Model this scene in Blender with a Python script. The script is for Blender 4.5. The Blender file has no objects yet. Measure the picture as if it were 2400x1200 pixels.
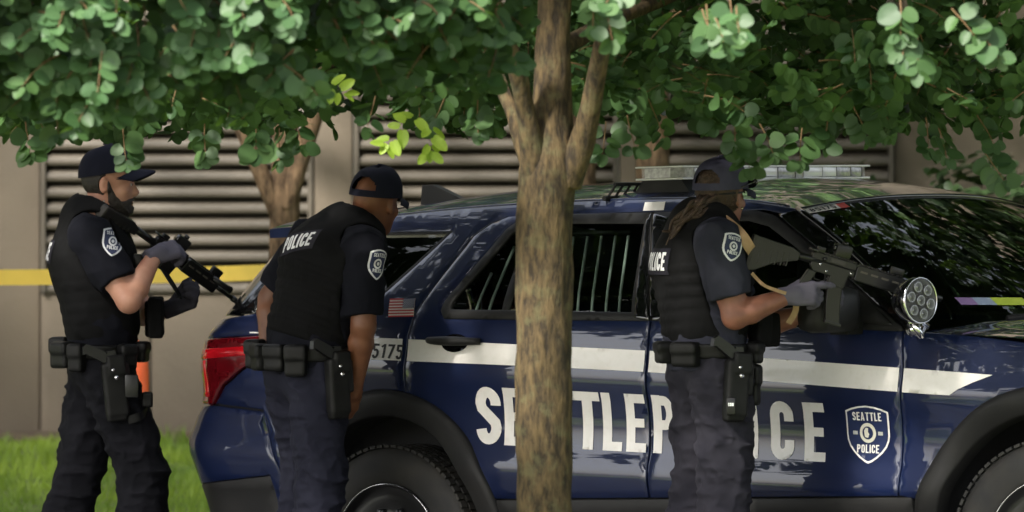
import bpy, bmesh, math, random
import numpy as np
from mathutils import Vector, Matrix
from mathutils.geometry import delaunay_2d_cdt
from mathutils.bvhtree import BVHTree

random.seed(7); RNG = np.random.default_rng(11)
SC = bpy.context.scene; COL = SC.collection
R = math.radians

# ------------------------------------------------------------ camera, sky, sun, exposure
CAM_D, CAM_Z, CAM_P = 40.0, 1.93, R(.65)
cam = bpy.data.cameras.new('camera'); camo = bpy.data.objects.new('camera', cam); COL.objects.link(camo)
camo.location = (0, -CAM_D, CAM_Z); camo.rotation_euler = (R(90) - CAM_P, 0, 0)
cam.sensor_width = 36; cam.lens = 384; cam.clip_start = .5; cam.clip_end = 2000
cam.dof.use_dof = True; cam.dof.focus_distance = CAM_D - .2; cam.dof.aperture_fstop = 4.2
cam.dof.aperture_blades = 9
SC.camera = camo

SUN_EL, SUN_AZ = R(42), R(222)          # azimuth clockwise from +Y: behind the camera, to its left
world = bpy.data.worlds.new('World'); SC.world = world; world.use_nodes = True
wn, wl = world.node_tree.nodes, world.node_tree.links
sky = wn.new('ShaderNodeTexSky'); sky.sky_type = 'NISHITA'; sky.sun_disc = False
sky.sun_elevation = SUN_EL; sky.sun_rotation = SUN_AZ; sky.dust_density = 4.0; sky.air_density = 1.0; sky.ozone_density = 1.0
hs = wn.new('ShaderNodeHueSaturation'); hs.inputs['Saturation'].default_value = .35   # thin white overcast
wl.new(sky.outputs[0], hs.inputs['Color']); wl.new(hs.outputs[0], wn['Background'].inputs[0])
wn['Background'].inputs[1].default_value = .13
sun = bpy.data.lights.new('sun', 'SUN'); suno = bpy.data.objects.new('sun', sun); COL.objects.link(suno)
sun.energy = 3.4; sun.angle = R(5); sun.color = (1, .95, .86)
sd = Vector((math.sin(SUN_AZ) * math.cos(SUN_EL), math.cos(SUN_AZ) * math.cos(SUN_EL), math.sin(SUN_EL)))
suno.rotation_euler = sd.to_track_quat('Z', 'Y').to_euler()
suno.location = (0, -20, 30)
SC.view_settings.view_transform = 'Standard'; SC.view_settings.look = 'None'
SC.view_settings.exposure = 2.05; SC.view_settings.gamma = 1
SC.render.engine = 'CYCLES'; SC.cycles.use_denoising = True
SC.cycles.max_bounces = 8; SC.cycles.transparent_max_bounces = 12
SC.cycles.sample_clamp_indirect = 6

# ------------------------------------------------------------ small helpers
def srgb(r, g, b):
    f = lambda c: (c / 255 / 12.92) if c / 255 <= .04045 else ((c / 255 + .055) / 1.055) ** 2.4
    return (f(r), f(g), f(b))

MATS = {}
def mat(name, col, rough=.6, metal=0., spec=.5, coat=0., noise=None, bump=None, sheen=0., trans=0., emis=None):
    """noise=(scale, second colour, detail, low, high); bump=(scale, strength, distance)"""
    if name in MATS: return MATS[name]
    m = bpy.data.materials.new(name); m.use_nodes = True
    n, l = m.node_tree.nodes, m.node_tree.links; b = n['Principled BSDF']
    b.inputs['Base Color'].default_value = (*col, 1); b.inputs['Roughness'].default_value = rough
    b.inputs['Metallic'].default_value = metal; b.inputs['Specular IOR Level'].default_value = spec
    b.inputs['Coat Weight'].default_value = coat; b.inputs['Coat Roughness'].default_value = .015
    if sheen: b.inputs['Sheen Weight'].default_value = sheen; b.inputs['Sheen Roughness'].default_value = .5
    tc = n.new('ShaderNodeTexCoord')
    if noise:
        t = n.new('ShaderNodeTexNoise'); t.inputs['Scale'].default_value = noise[0]; t.inputs['Detail'].default_value = noise[2] if len(noise) > 2 else 5
        l.new(tc.outputs['Object'], t.inputs['Vector'])
        r = n.new('ShaderNodeMapRange'); r.inputs['From Min'].default_value = noise[3] if len(noise) > 3 else .35; r.inputs['From Max'].default_value = noise[4] if len(noise) > 4 else .65
        l.new(t.outputs['Fac'], r.inputs['Value'])
        x = n.new('ShaderNodeMix'); x.data_type = 'RGBA'
        x.inputs['A'].default_value = (*col, 1); x.inputs['B'].default_value = (*noise[1], 1)
        l.new(r.outputs[0], x.inputs['Factor']); l.new(x.outputs['Result'], b.inputs['Base Color'])
    if bump:
        t = n.new('ShaderNodeTexNoise'); t.inputs['Scale'].default_value = bump[0]; t.inputs['Detail'].default_value = 4
        l.new(tc.outputs['Object'], t.inputs['Vector'])
        u = n.new('ShaderNodeBump'); u.inputs['Strength'].default_value = bump[1]; u.inputs['Distance'].default_value = bump[2]
        l.new(t.outputs['Fac'], u.inputs['Height']); l.new(u.outputs[0], b.inputs['Normal'])
    if emis: b.inputs['Emission Color'].default_value = (*emis[:3], 1); b.inputs['Emission Strength'].default_value = emis[3]
    MATS[name] = m; return m

def glass(name, tint, rough=0.):
    m = bpy.data.materials.new(name); m.use_nodes = True
    n, l = m.node_tree.nodes, m.node_tree.links; n.remove(n['Principled BSDF'])
    fr = n.new('ShaderNodeFresnel'); fr.inputs[0].default_value = 1.5
    tr = n.new('ShaderNodeBsdfTransparent'); tr.inputs[0].default_value = (*tint, 1)
    gl = n.new('ShaderNodeBsdfGlossy'); gl.inputs['Roughness'].default_value = rough
    mx = n.new('ShaderNodeMixShader'); l.new(fr.outputs[0], mx.inputs[0]); l.new(tr.outputs[0], mx.inputs[1]); l.new(gl.outputs[0], mx.inputs[2])
    l.new(mx.outputs[0], n['Material Output'].inputs[0]); return m

def mesh_obj(name, v, f, m, parent=None, smooth=True, origin=None):
    me = bpy.data.meshes.new(name)
    v = np.asarray(v, float)
    if origin is not None: v = v - np.asarray(origin, float)
    me.from_pydata([tuple(p) for p in v], [], [tuple(int(i) for i in q) for q in f])
    me.materials.append(m)
    if smooth: me.polygons.foreach_set('use_smooth', [True] * len(me.polygons))
    o = bpy.data.objects.new(name, me); COL.objects.link(o)
    if parent is not None: o.parent = parent
    return o

def thing(name, label, cat, loc=(0, 0, 0), group=None):
    o = bpy.data.objects.new(name, None); COL.objects.link(o); o.location = loc; o.empty_display_size = .1
    o['label'] = label; o['category'] = cat
    if group: o['group'] = group
    return o
def tag(o, label=None, cat=None, group=None, kind=None):
    if label: o['label'] = label
    if cat: o['category'] = cat
    if group: o['group'] = group
    if kind: o['kind'] = kind
    return o

class MB:
    """collects boxes, tubes and lathes into one mesh"""
    def __init__(s): s.v = []; s.f = []
    def add(s, v, f, M=None):
        b = len(s.v)
        for p in v:
            p = Vector(p); s.v.append(tuple(M @ p) if M is not None else tuple(p))
        s.f += [tuple(b + i for i in q) for q in f]; return s
    def box(s, c, d, M=None, bev=0.):
        x, y, z = d[0] / 2, d[1] / 2, d[2] / 2
        if bev <= 0:
            vs = [(c[0] + i * x, c[1] + j * y, c[2] + k * z) for i in (-1, 1) for j in (-1, 1) for k in (-1, 1)]
            return s.add(vs, [(0, 1, 3, 2), (4, 6, 7, 5), (0, 4, 5, 1), (2, 3, 7, 6), (0, 2, 6, 4), (1, 5, 7, 3)], M)
        bm = bmesh.new(); bmesh.ops.create_cube(bm, size=1)
        for q in bm.verts: q.co = Vector((c[0] + q.co.x * d[0], c[1] + q.co.y * d[1], c[2] + q.co.z * d[2]))
        bmesh.ops.bevel(bm, geom=bm.edges[:], offset=bev, segments=2, affect='EDGES', profile=.6)
        bm.verts.index_update(); s.add([q.co.copy() for q in bm.verts], [[q.index for q in f.verts] for f in bm.faces], M); bm.free(); return s
    def prism(s, poly, y0, y1, M=None):
        """poly in (x,z), extruded along y"""
        n = len(poly); vs = [(p[0], y0, p[1]) for p in poly] + [(p[0], y1, p[1]) for p in poly]
        fs = [tuple(range(n)), tuple(range(2 * n - 1, n - 1, -1))] + [(i, i + n, (i + 1) % n + n, (i + 1) % n) for i in range(n)]
        return s.add(vs, fs, M)
    def tube(s, pts, rad, seg=12, cap=True, M=None):
        P = [Vector(p) for p in pts]; n = len(P)
        rad = [rad] * n if np.isscalar(rad) else rad
        vs, fs = [], []; ref = None
        for i in range(n):
            t = (P[min(i + 1, n - 1)] - P[max(i - 1, 0)]).normalized()
            if ref is None:
                ref = t.orthogonal().normalized()
            else:
                ref = (ref - t * ref.dot(t)).normalized()
            b = t.cross(ref)
            for k in range(seg):
                a = 2 * math.pi * k / seg; vs.append(P[i] + (ref * math.cos(a) + b * math.sin(a)) * rad[i])
        for i in range(n - 1):
            for k in range(seg):
                k2 = (k + 1) % seg; fs.append((i * seg + k, i * seg + k2, (i + 1) * seg + k2, (i + 1) * seg + k))
        if cap: fs.append(tuple(range(seg - 1, -1, -1))); fs.append(tuple((n - 1) * seg + k for k in range(seg)))
        return s.add(vs, fs, M)
    def lathe(s, prof, axis_o, axis_d, seg=48, M=None):
        """prof: (distance along axis, radius)"""
        d = Vector(axis_d).normalized(); a = d.orthogonal().normalized(); b = d.cross(a); o = Vector(axis_o)
        vs, fs = [], []; n = len(prof)
        for (t, r) in prof:
            for k in range(seg):
                q = 2 * math.pi * k / seg; vs.append(o + d * t + (a * math.cos(q) + b * math.sin(q)) * r)
        for i in range(n - 1):
            for k in range(seg):
                k2 = (k + 1) % seg; fs.append((i * seg + k, (i + 1) * seg + k, (i + 1) * seg + k2, i * seg + k2))
        return s.add(vs, fs, M)
    def build(s, name, m, parent=None, smooth=False, angle=None):
        o = mesh_obj(name, s.v, s.f, m, parent, smooth or angle is not None)
        if angle is not None:
            o.data.set_sharp_from_angle(angle=R(angle))
        return o

def inside(P, loops):
    """even-odd test, P (n,2)"""
    r = np.zeros(len(P), bool)
    for L in loops:
        L = np.asarray(L, float); a, b = L, np.roll(L, -1, 0)
        for (x0, y0), (x1, y1) in zip(a, b):
            c = (y0 > P[:, 1]) != (y1 > P[:, 1])
            if y1 != y0: r ^= c & (P[:, 0] < (x1 - x0) * (P[:, 1] - y0) / (y1 - y0) + x0)
    return r
def resample(L, sp):
    out = []
    for a, b in zip(L, list(L[1:]) + [L[0]]):
        a = np.array(a, float); b = np.array(b, float); n = max(1, int(math.ceil(np.linalg.norm(b - a) / sp)))
        out += [a + (b - a) * i / n for i in range(n)]
    return np.array(out)
def tri2d(loops, sp, union=None, bsp=None):
    """constrained Delaunay of closed loops with interior points every sp; returns verts(n,2), tris, list of boundary index loops"""
    loops = [resample(L, bsp or sp) for L in loops]
    B = np.concatenate(loops); lo, hi = B.min(0), B.max(0)
    gx = np.arange(lo[0], hi[0], sp); gy = np.arange(lo[1], hi[1], sp * .87)
    G = np.array([(x + (sp / 2 if j % 2 else 0), y) for j, y in enumerate(gy) for x in gx]).reshape(-1, 2)
    if len(G):
        ok = inside(G, loops) if union is None else np.any([inside(G, [u]) for u in loops], 0)
        G = G[ok]
    if len(G):
        d = np.full(len(G), 9.)
        for i in range(0, len(B), 400):
            d = np.minimum(d, np.sqrt(((G[:, None] - B[None, i:i + 400]) ** 2).sum(2)).min(1))
        G = G[d > sp * .45]
    V = [Vector(p) for p in np.concatenate([B, G])]
    E = []; k = 0
    for L in loops:
        n = len(L); E += [(k + i, k + (i + 1) % n) for i in range(n)]; k += n
    ov, oe, of, ove, _, _ = delaunay_2d_cdt(V, E, [], 0, 1e-6)
    ov = np.array([tuple(p) for p in ov]); T = np.array(of)
    c = ov[T].mean(1)
    keep = inside(c, loops) if union is None else np.any([inside(c, [u]) for u in loops], 0)
    T = T[keep]
    return ov, T
def boundary_loops(T):
    nx = {}
    es = set()
    for t in T:
        for a, b in ((t[0], t[1]), (t[1], t[2]), (t[2], t[0])): es.add((int(a), int(b)))
    for a, b in es:
        if (b, a) not in es: nx[a] = b
    out = []
    while nx:
        s = next(iter(nx)); L = [s]; c = nx.pop(s)
        while c != s and c in nx: L.append(c); c = nx.pop(c)
        out.append(L)
    return out

# ---- stroke alphabet for painted lettering (condensed, box height 1)
def ribbon(path, t):
    P = [np.array(p, float) for p in path]; n = len(P); L, Rr = [], []
    for i in range(n):
        d0 = P[i] - P[i - 1] if i else P[1] - P[0]; d1 = P[i + 1] - P[i] if i < n - 1 else d0
        d0 = d0 / np.linalg.norm(d0); d1 = d1 / np.linalg.norm(d1)
        m = np.array([-(d0 + d1)[1], (d0 + d1)[0]]); m = m / max(np.linalg.norm(m), 1e-6)
        k = t / 2 / max(m @ np.array([-d0[1], d0[0]]), .4)
        L.append(P[i] + m * k); Rr.append(P[i] - m * k)
    return [[L[i], L[i + 1], Rr[i + 1], Rr[i]] for i in range(n - 1)]
def arc(cx, cy, rx, ry, a0, a1, n=10):
    return [(cx + rx * math.cos(R(a0 + (a1 - a0) * i / n)), cy + ry * math.sin(R(a0 + (a1 - a0) * i / n))) for i in range(n + 1)]
def glyph(c, t=.17):
    h = t / 2; W = .46; r = (W - t) / 2; ry = r * 1.05
    rect = lambda x0, y0, x1, y1: [[(x0, y0), (x1, y0), (x1, y1), (x0, y1)]]
    if c == 'E': return W - .04, rect(0, 0, t, 1) + rect(0, 0, .42, t * .85) + rect(0, 1 - t * .85, .42, 1) + rect(0, .5 - t * .4, .38, .5 + t * .42)
    if c == 'L': return W - .06, rect(0, 0, t, 1) + rect(0, 0, .40, t * .85)
    if c == 'T': return W + .02, rect(.155, 0, .155 + t, 1) + rect(0, 1 - t * .85, .48, 1)
    if c == 'I': return t, rect(0, 0, t, 1)
    if c == 'A': return W + .06, [[(0, 0), (t * .95, 0), (.30, 1), (.17, 1)], [(.5 - t * .95, 0), (.5, 0), (.33, 1), (.20, 1)], [(.12, .2), (.38, .2), (.38, .2 + t * .8), (.12, .2 + t * .8)]]
    if c == 'P': return W, rect(0, 0, t, 1) + ribbon([(0, 1 - h)] + arc(W - h - r * .8, 1 - h - .21, r * .8, .21, 90, -90, 12) + [(0, 1 - h - .42)], t * .9)
    if c == 'O': p = arc(W / 2, 1 - h - ry, r, ry, 0, 180) + arc(W / 2, h + ry, r, ry, 180, 360); return W, ribbon(p + [p[0]], t)
    if c == 'C': return W, ribbon([(W - h, .66)] + arc(W / 2, 1 - h - ry, r, ry, 0, 180) + arc(W / 2, h + ry, r, ry, 180, 360) + [(W - h, .34)], t)
    if c == 'S': return W, ribbon(arc(W / 2, 1 - h - .2, r, .2, -8, 180, 12) + [(h + .02, .62), (W / 2, .5), (W - h - .02, .38)] + arc(W / 2, h + .2, r, .2, 0, -172, 12), t)
    if c == '8': a = arc(W / 2, 1 - h - .2, r * .92, .2, -90, 270, 20); b = arc(W / 2, h + .22, r, .22, 90, 450, 20); return W, ribbon(a, t) + ribbon(b, t)
    if c == '5': return W, ribbon([(.42, 1 - h), (h, 1 - h), (h, .55)], t) + ribbon([(h, .56)] + arc(W / 2, .3, r, .27, 110, -160, 14), t)
    if c == 'G': return W, ribbon([(W - h, .66)] + arc(W / 2, 1 - h - ry, r, ry, 0, 180) + arc(W / 2, h + ry, r, ry, 180, 360) + [(W - h, .5), (W * .5, .5)], t)
    if c == '1': return .3, rect(.13, 0, .13 + t, 1) + ribbon([(0, .78), (.2, .95)], t * .8)
    if c == '7': return W, ribbon([(0, 1 - h), (W - h, 1 - h), (W * .36, 0)], t)
    if c == 'D': return W, rect(0, 0, t, 1) + ribbon([(0, 1 - h)] + arc(W - h - r, 1 - h - ry, r, ry, 90, 0, 6) + arc(W - h - r, h + ry, r, ry, 0, -90, 6) + [(0, h)], t)
    return .3, []
def word(txt, x, y, h, gap=.12, width=None, t=.17):
    """list of (char, polygons) laid out from x at baseline y"""
    out = []; w = 0; gs = []
    for c in txt:
        gw, ps = glyph(c, t); gs.append((c, w, ps)); w += gw + gap
    w -= gap; k = h if width is None else width / w
    for c, x0, ps in gs: out.append((c, [[(x + (x0 + p[0]) * k, y + p[1] * h) for p in q] for q in ps]))
    return out
# ------------------------------------------------------------ the ground
CAR_O = Vector((.137, 1.3582, .0011)); PSI, TIL = R(38), R(1.5)
CF = Vector((math.cos(PSI) * math.cos(TIL), -math.sin(PSI) * math.cos(TIL), math.sin(TIL)))
CL = Vector((math.sin(PSI), math.cos(PSI), 0)); CU = CF.cross(CL)
WALL_Y = 9.0
def road_z(x, y): return .0262 * ((x - .137) * math.cos(PSI) - (y - 1.358) * math.sin(PSI))
def ground_z(x, y):
    b = road_z(x, y)
    if y > 3.3:
        t = min((y - 3.3) / (WALL_Y - 3.3), 1.0)
        return (road_z(x, 3.3) + .12) * (1 - t) + .585 * t if y < WALL_Y else .585
    if y < -2.2: return b + .12
    return b

M_asph = mat('asphalt', (.05, .05, .052), .85, noise=(30, (.075, .073, .07), 8), bump=(160, .5, .004))
M_conc = mat('concrete', srgb(93, 85, 74), .85, noise=(1.3, srgb(112, 101, 87), 9, .3, .7), bump=(45, .35, .006))
M_conc2 = mat('concrete_mottled', srgb(88, 80, 69), .85, noise=(1.1, srgb(110, 99, 85), 10, .3, .72), bump=(45, .35, .006))  # slightly darker concrete, mottled by noise
M_kerb = mat('kerb_stone', srgb(150, 146, 138), .8, noise=(14, srgb(120, 116, 110)), bump=(60, .3, .004))
M_soil = mat('lawn_soil', (.08, .12, .025), .95, noise=(5, (.15, .21, .04), 8, .35, .65), bump=(40, .8, .02))

def sheet(name, x0, x1, y0, y1, nx, ny, dz, m):
    v, f = [], []
    for j in range(ny + 1):
        for i in range(nx + 1):
            x = x0 + (x1 - x0) * i / nx; y = y0 + (y1 - y0) * j / ny; v.append((x, y, ground_z(x, y) + dz))
    for j in range(ny):
        for i in range(nx):
            a = j * (nx + 1) + i; f.append((a, a + 1, a + nx + 2, a + nx + 1))
    return tag(mesh_obj(name, v, f, m), kind='structure')
sheet('ground', -400, 400, -400, 400, 4, 40, -.9, M_soil)
sheet('road', -40, 40, -2.05, 3.15, 40, 8, 0, M_asph)
sheet('lawn', -40, 40, 3.31, 9.2, 60, 12, 0, M_soil)
sheet('soil_bed', -14, 14, 8.62, 9.05, 60, 4, .006, mat('bare_soil', (.055, .036, .022), .95, noise=(9, (.09, .065, .035), 8), bump=(50, 1., .02)))
sheet('planting_strip', -40, 40, -7.5, -2.21, 40, 8, 0, M_soil)
sheet('pavement', -40, 40, -60, -7.5, 40, 10, -.004, M_conc)
for y0, y1 in ((3.15, 3.31), (-2.21, -2.05)):
    mb = MB()
    for i in range(20):
        xa, xb = -20 + i * 2 + .004, -18 + i * 2 - .004
        za, zb = road_z(xa, (y0 + y1) / 2), road_z(xb, (y0 + y1) / 2)
        mb.add([(xa, y0, za - .2), (xb, y0, zb - .2), (xb, y1, zb - .2), (xa, y1, za - .2), (xa, y0, za + .125), (xb, y0, zb + .125), (xb, y1, zb + .125), (xa, y1, za + .125)],
               [(3, 2, 1, 0), (4, 5, 6, 7), (0, 1, 5, 4), (1, 2, 6, 5), (2, 3, 7, 6), (3, 0, 4, 7)])
    tag(mb.build('kerb', M_kerb), kind='structure')

# grass blades over the lawn that shows behind the officers
M_grass = bpy.data.materials.new('grass_blades'); M_grass.use_nodes = True
n, l = M_grass.node_tree.nodes, M_grass.node_tree.links; b = n['Principled BSDF']
gt = n.new('ShaderNodeTexNoise'); gt.inputs['Scale'].default_value = 2.2; gt.inputs['Detail'].default_value = 6
tc = n.new('ShaderNodeTexCoord'); l.new(tc.outputs['Object'], gt.inputs['Vector'])
cr = n.new('ShaderNodeValToRGB'); cr.color_ramp.elements[0].position = .35; cr.color_ramp.elements[1].position = .68
cr.color_ramp.elements[0].color = (.125, .23, .028, 1); cr.color_ramp.elements[1].color = (.33, .46, .055, 1)
l.new(gt.outputs['Fac'], cr.inputs[0]); l.new(cr.outputs[0], b.inputs['Base Color']); b.inputs['Roughness'].default_value = .6
tl = n.new('ShaderNodeBsdfTranslucent'); l.new(cr.outputs[0], tl.inputs[0]); mx = n.new('ShaderNodeMixShader'); mx.inputs[0].default_value = .4
l.new(b.outputs[0], mx.inputs[1]); l.new(tl.outputs[0], mx.inputs[2]); l.new(mx.outputs[0], n['Material Output'].inputs[0])
N = 60000
gx = RNG.uniform(-4.5, 4.5, N); gy = 3.4 + (8.66 - 3.4) * RNG.random(N) ** .8 + RNG.normal(0, .04, N)
gz = np.array([ground_z(a, c) for a, c in zip(gx, gy)])
hh = RNG.uniform(.03, .075, N) * (1 + .5 * np.sin(gx * 5.1 + 2 * np.sin(gy * 3.3)) * np.sin(gy * 4.3)); an = RNG.uniform(0, 6.28, N); lean = RNG.normal(0, .028, (N, 2)); w = RNG.uniform(.003, .006, N)
gv = np.zeros((N, 3, 3)); dx, dy = np.cos(an) * w, np.sin(an) * w
gv[:, 0] = np.stack([gx - dx, gy - dy, gz - .005], 1); gv[:, 1] = np.stack([gx + dx, gy + dy, gz - .005], 1)
gv[:, 2] = np.stack([gx + lean[:, 0], gy + lean[:, 1], gz + hh], 1)
go = mesh_obj('grass', gv.reshape(-1, 3), np.arange(3 * N).reshape(-1, 3), M_grass, smooth=False)
tag(go, 'bright green mown grass of the lawn in front of the concrete wall', 'grass', kind='stuff')

# ------------------------------------------------------------ the louvred concrete building
def wx(px): return (px - 1200) / 522.4
PAN = [(wx(95), wx(735)), (wx(828), wx(1450)), (wx(1550), wx(2095))]
LZ0, PITCH, NSL = 1.205, .0718, 27
LZ1 = LZ0 + PITCH * NSL
bld = thing('concrete_building', 'brown concrete building wall with three banks of horizontal louvres behind the lawn', 'building', (0, WALL_Y, .585))
def wallbox(name, x0, x1, z0, z1, y0, y1, m):
    mb = MB().box(((x0 + x1) / 2, (y0 + y1) / 2 - WALL_Y, (z0 + z1) / 2 - .585), (x1 - x0, y1 - y0, z1 - z0), bev=.012); return mb.build(name, m, bld, angle=40)
xs = [-14, -11.0, -8.2, -5.4, PAN[0][0]] 
cols = [(-5.9, -5.72), (-4.0, PAN[0][0]), (PAN[0][1], PAN[1][0]), (PAN[1][1], PAN[2][0]), (PAN[2][1], 4.6)]
wallbox('column', cols[1][0], cols[1][1] - .003, .3, 8, WALL_Y, WALL_Y + .6, M_conc)
wallbox('column', cols[2][0] + .003, cols[2][1] - .003, LZ0 + .004, 8, WALL_Y - .05, WALL_Y + .6, M_conc)
wallbox('column', cols[3][0] + .003, cols[3][1] - .003, LZ0 + .004, 8, WALL_Y - .05, WALL_Y + .6, M_conc)
wallbox('column', cols[4][0] + .003, cols[4][1], .3, 8, WALL_Y, WALL_Y + .6, M_conc)
for a, c in ((-14, -9.0), (-9.0, -4.004), (4.604, 9.6), (9.6, 14)):
    wallbox('wall_panel', a + .004, c - .004, .3, 8, WALL_Y - .02, WALL_Y + .6, M_conc2)
jx = [PAN[0][0], -1.62, -1.02, -.30, .45, 1.06, PAN[2][1]]                 # base wall in separate cast panels with recessed joints
for a, c in zip(jx[:-1], jx[1:]):
    wallbox('base_panel', a + .003, c - .003, .3, LZ0, WALL_Y - .03, WALL_Y + .6, M_conc2)
wallbox('lintel', PAN[0][0] + .004, PAN[2][1] - .004, LZ1 + .004, 8, WALL_Y + .06, WALL_Y + .6, M_conc)
M_louv = mat('louvre_metal', srgb(88, 81, 71), .55, metal=0., noise=(3, srgb(78, 72, 63), 6), bump=(80, .1, .002))
M_dark = mat('dark_void', (.09, .08, .068), .9)
for k, (a, c) in enumerate(PAN):
    fr = thing('louvre_panel', '', '', (0, 0, 0)); del fr['label']; del fr['category']; fr.parent = bld
    w_ = c - a
    MB().box(((a + c) / 2, .14, (LZ0 + LZ1) / 2 - .585), (w_, .02, LZ1 - LZ0)).build('backing', M_dark, fr)
    for s in (a + .014, c - .014): MB().box((s, .03, (LZ0 + LZ1) / 2 - .585), (.022, .17, LZ1 - LZ0 - .01), bev=.003).build('frame', M_louv, fr)
    sl = None
    for i in range(NSL):
        if sl is None:
            prof = [(-.073, -.040), (-.080, -.032), (-.078, -.010), (-.066, .004), (-.045, .014), (.03, .038), (.03, .032), (-.04, .006), (-.060, -.004), (-.070, -.014), (-.068, -.040)]
            mb = MB(); nn = len(prof)
            mb.add([(-w_ / 2 + .026, p[0], p[1]) for p in prof] + [(w_ / 2 - .026, p[0], p[1]) for p in prof],
                   [tuple(range(nn)), tuple(range(2 * nn - 1, nn - 1, -1))] + [(i_, (i_ + 1) % nn, (i_ + 1) % nn + nn, i_ + nn) for i_ in range(nn)])
            o = mb.build('slat', M_louv, fr, angle=50); sl = o
        else:
            o = sl.copy(); COL.objects.link(o); o.parent = fr
        o.location = ((a + c) / 2, .035, LZ0 - .585 + .04 + i * PITCH)
# ------------------------------------------------------------ the police car (local axes: x forward from the rear axle, y to its left, z up)
def _pchip(xs,ys):
    xs=np.array(xs,float);ys=np.array(ys,float)
    h=np.diff(xs);d=np.diff(ys)/h
    m=np.zeros_like(xs);m[0]=d[0];m[-1]=d[-1]
    for i in range(1,len(xs)-1):
        if d[i-1]*d[i]>0:
            w1=2*h[i]+h[i-1];w2=h[i]+2*h[i-1]
            m[i]=(w1+w2)/(w1/d[i-1]+w2/d[i])
    def F(x):
        x=np.clip(np.asarray(x,float),xs[0],xs[-1])
        i=np.clip(np.searchsorted(xs,x,'right')-1,0,len(xs)-2)
        t=(x-xs[i])/h[i]
        return ((1+2*t)*(1-t)**2*ys[i]+t*(1-t)**2*h[i]*m[i]+t*t*(3-2*t)*ys[i+1]+t*t*(t-1)*h[i]*m[i+1])
    return F
PROF=_pchip([.15,.30,.40,.50,.58,.635,.68,.74,.82,.90,.955,.99,1.06,1.13,1.20,1.26,1.40,1.50,1.58,1.64,1.70],
            [.86,.905,.94,.965,.987,.996,.989,.973,.968,.974,.986,.988,.976,.966,.950,.925,.845,.785,.735,.690,.640])
def sst(a,b,x):
    t=np.clip((np.asarray(x,float)-a)/(b-a),0,1);return t*t*(3-2*t)
def side(x,z):
    x=np.asarray(x,float);z=np.asarray(z,float)
    zz=z+.05*(x-1.25)*np.clip((1.5-z)/.35,0,1)*np.clip((z-.3)/.3,0,1)
    y=PROF(zz)
    r=np.clip((.3-x)/1.3,0,2);g=np.clip((x-2.5)/1.4,0,2)
    y=y-(.055*r*r)*(1+1.2*sst(1.15,1.6,z))-.13*g*g
    return y
XR=_pchip([.25,.40,.52,.62,.70,.79,.86,.95,1.05,1.17,1.21,1.265,1.40,1.55,1.66],
          [-.88,-.945,-.985,-1.01,-1.03,-1.055,-1.035,-.985,-.972,-.962,-.94,-.885,-.825,-.755,-.70])
RC=.17
def skin(s,z,off=0.):
    """unrolled near-side skin: s=x along the side, wraps round the rear corner; returns x,y(out>0),z"""
    s=np.asarray(s,float);z=np.asarray(z,float)
    xr=XR(z);xs=xr+RC
    ys=side(np.maximum(s,xs),z)
    th=np.clip((xs-s)/RC,0,np.pi/2)
    ex=np.maximum((xs-s)-RC*np.pi/2,0)
    x=np.where(s>=xs,s,xs-RC*np.sin(th))
    y=np.where(s>=xs,ys,ys-RC*(1-np.cos(th))-ex)
    x=x-np.where(ex>0,.07*(1-((ys-RC-ex)/(ys-RC))**2),0)
    nx=-np.sin(th);ny=np.cos(th)
    return x+nx*off,y+ny*off,z
car = thing('police_car', 'dark blue police SUV with white stripe and large lettering, parked behind the tree trunk', 'car')
car.matrix_world = Matrix(((CF.x, CL.x, CU.x, CAR_O.x), (CF.y, CL.y, CU.y, CAR_O.y), (CF.z, CL.z, CU.z, CAR_O.z), (0, 0, 0, 1)))
def car_w(x, y, z): return CAR_O + CF * x + CL * y + CU * z

M_paint = mat('navy_paint', (.0022, .0074, .038), .5, spec=.25, coat=1.0, noise=(2.5, (.0030, .0095, .046), 3))
M_white = mat('white_vinyl', (.80, .77, .73), .35, coat=.3, noise=(40, (.74, .71, .66), 6, .5, .8))
M_blkpl = mat('black_plastic', (.011, .011, .0115), .55, spec=.28, noise=(6, (.018, .0175, .017)), bump=(300, .15, .001))
M_gloss = mat('gloss_black', (.004, .004, .005), .12, coat=.6)
M_rubber = mat('tyre_rubber', (.014, .014, .014), .75, noise=(9, (.03, .027, .023), 6), bump=(120, .2, .002))
M_steel = mat('wheel_black', (.006, .006, .007), .3, coat=.3)
M_chrome = mat('chrome', (.75, .75, .77), .12, metal=1.)
M_red = mat('tail_red', (.42, .006, .012), .12, coat=1.)
M_redd = mat('tail_red_dark', (.10, .003, .006), .1, coat=1.)
M_int = mat('cabin_black', (.012, .012, .013), .8)
M_seat = mat('seat_cloth', (.02, .02, .022), .9)
M_bar = mat('grey_bar', (.80, .84, .81), .45)
G_tint = glass('privacy_glass', (.46, .53, .49)); G_clear = glass('clear_glass', (.60, .68, .62)); G_dark = glass('dark_glass', (.03, .035, .03))
for g_, ro in ((G_tint, .01),): pass

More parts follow.
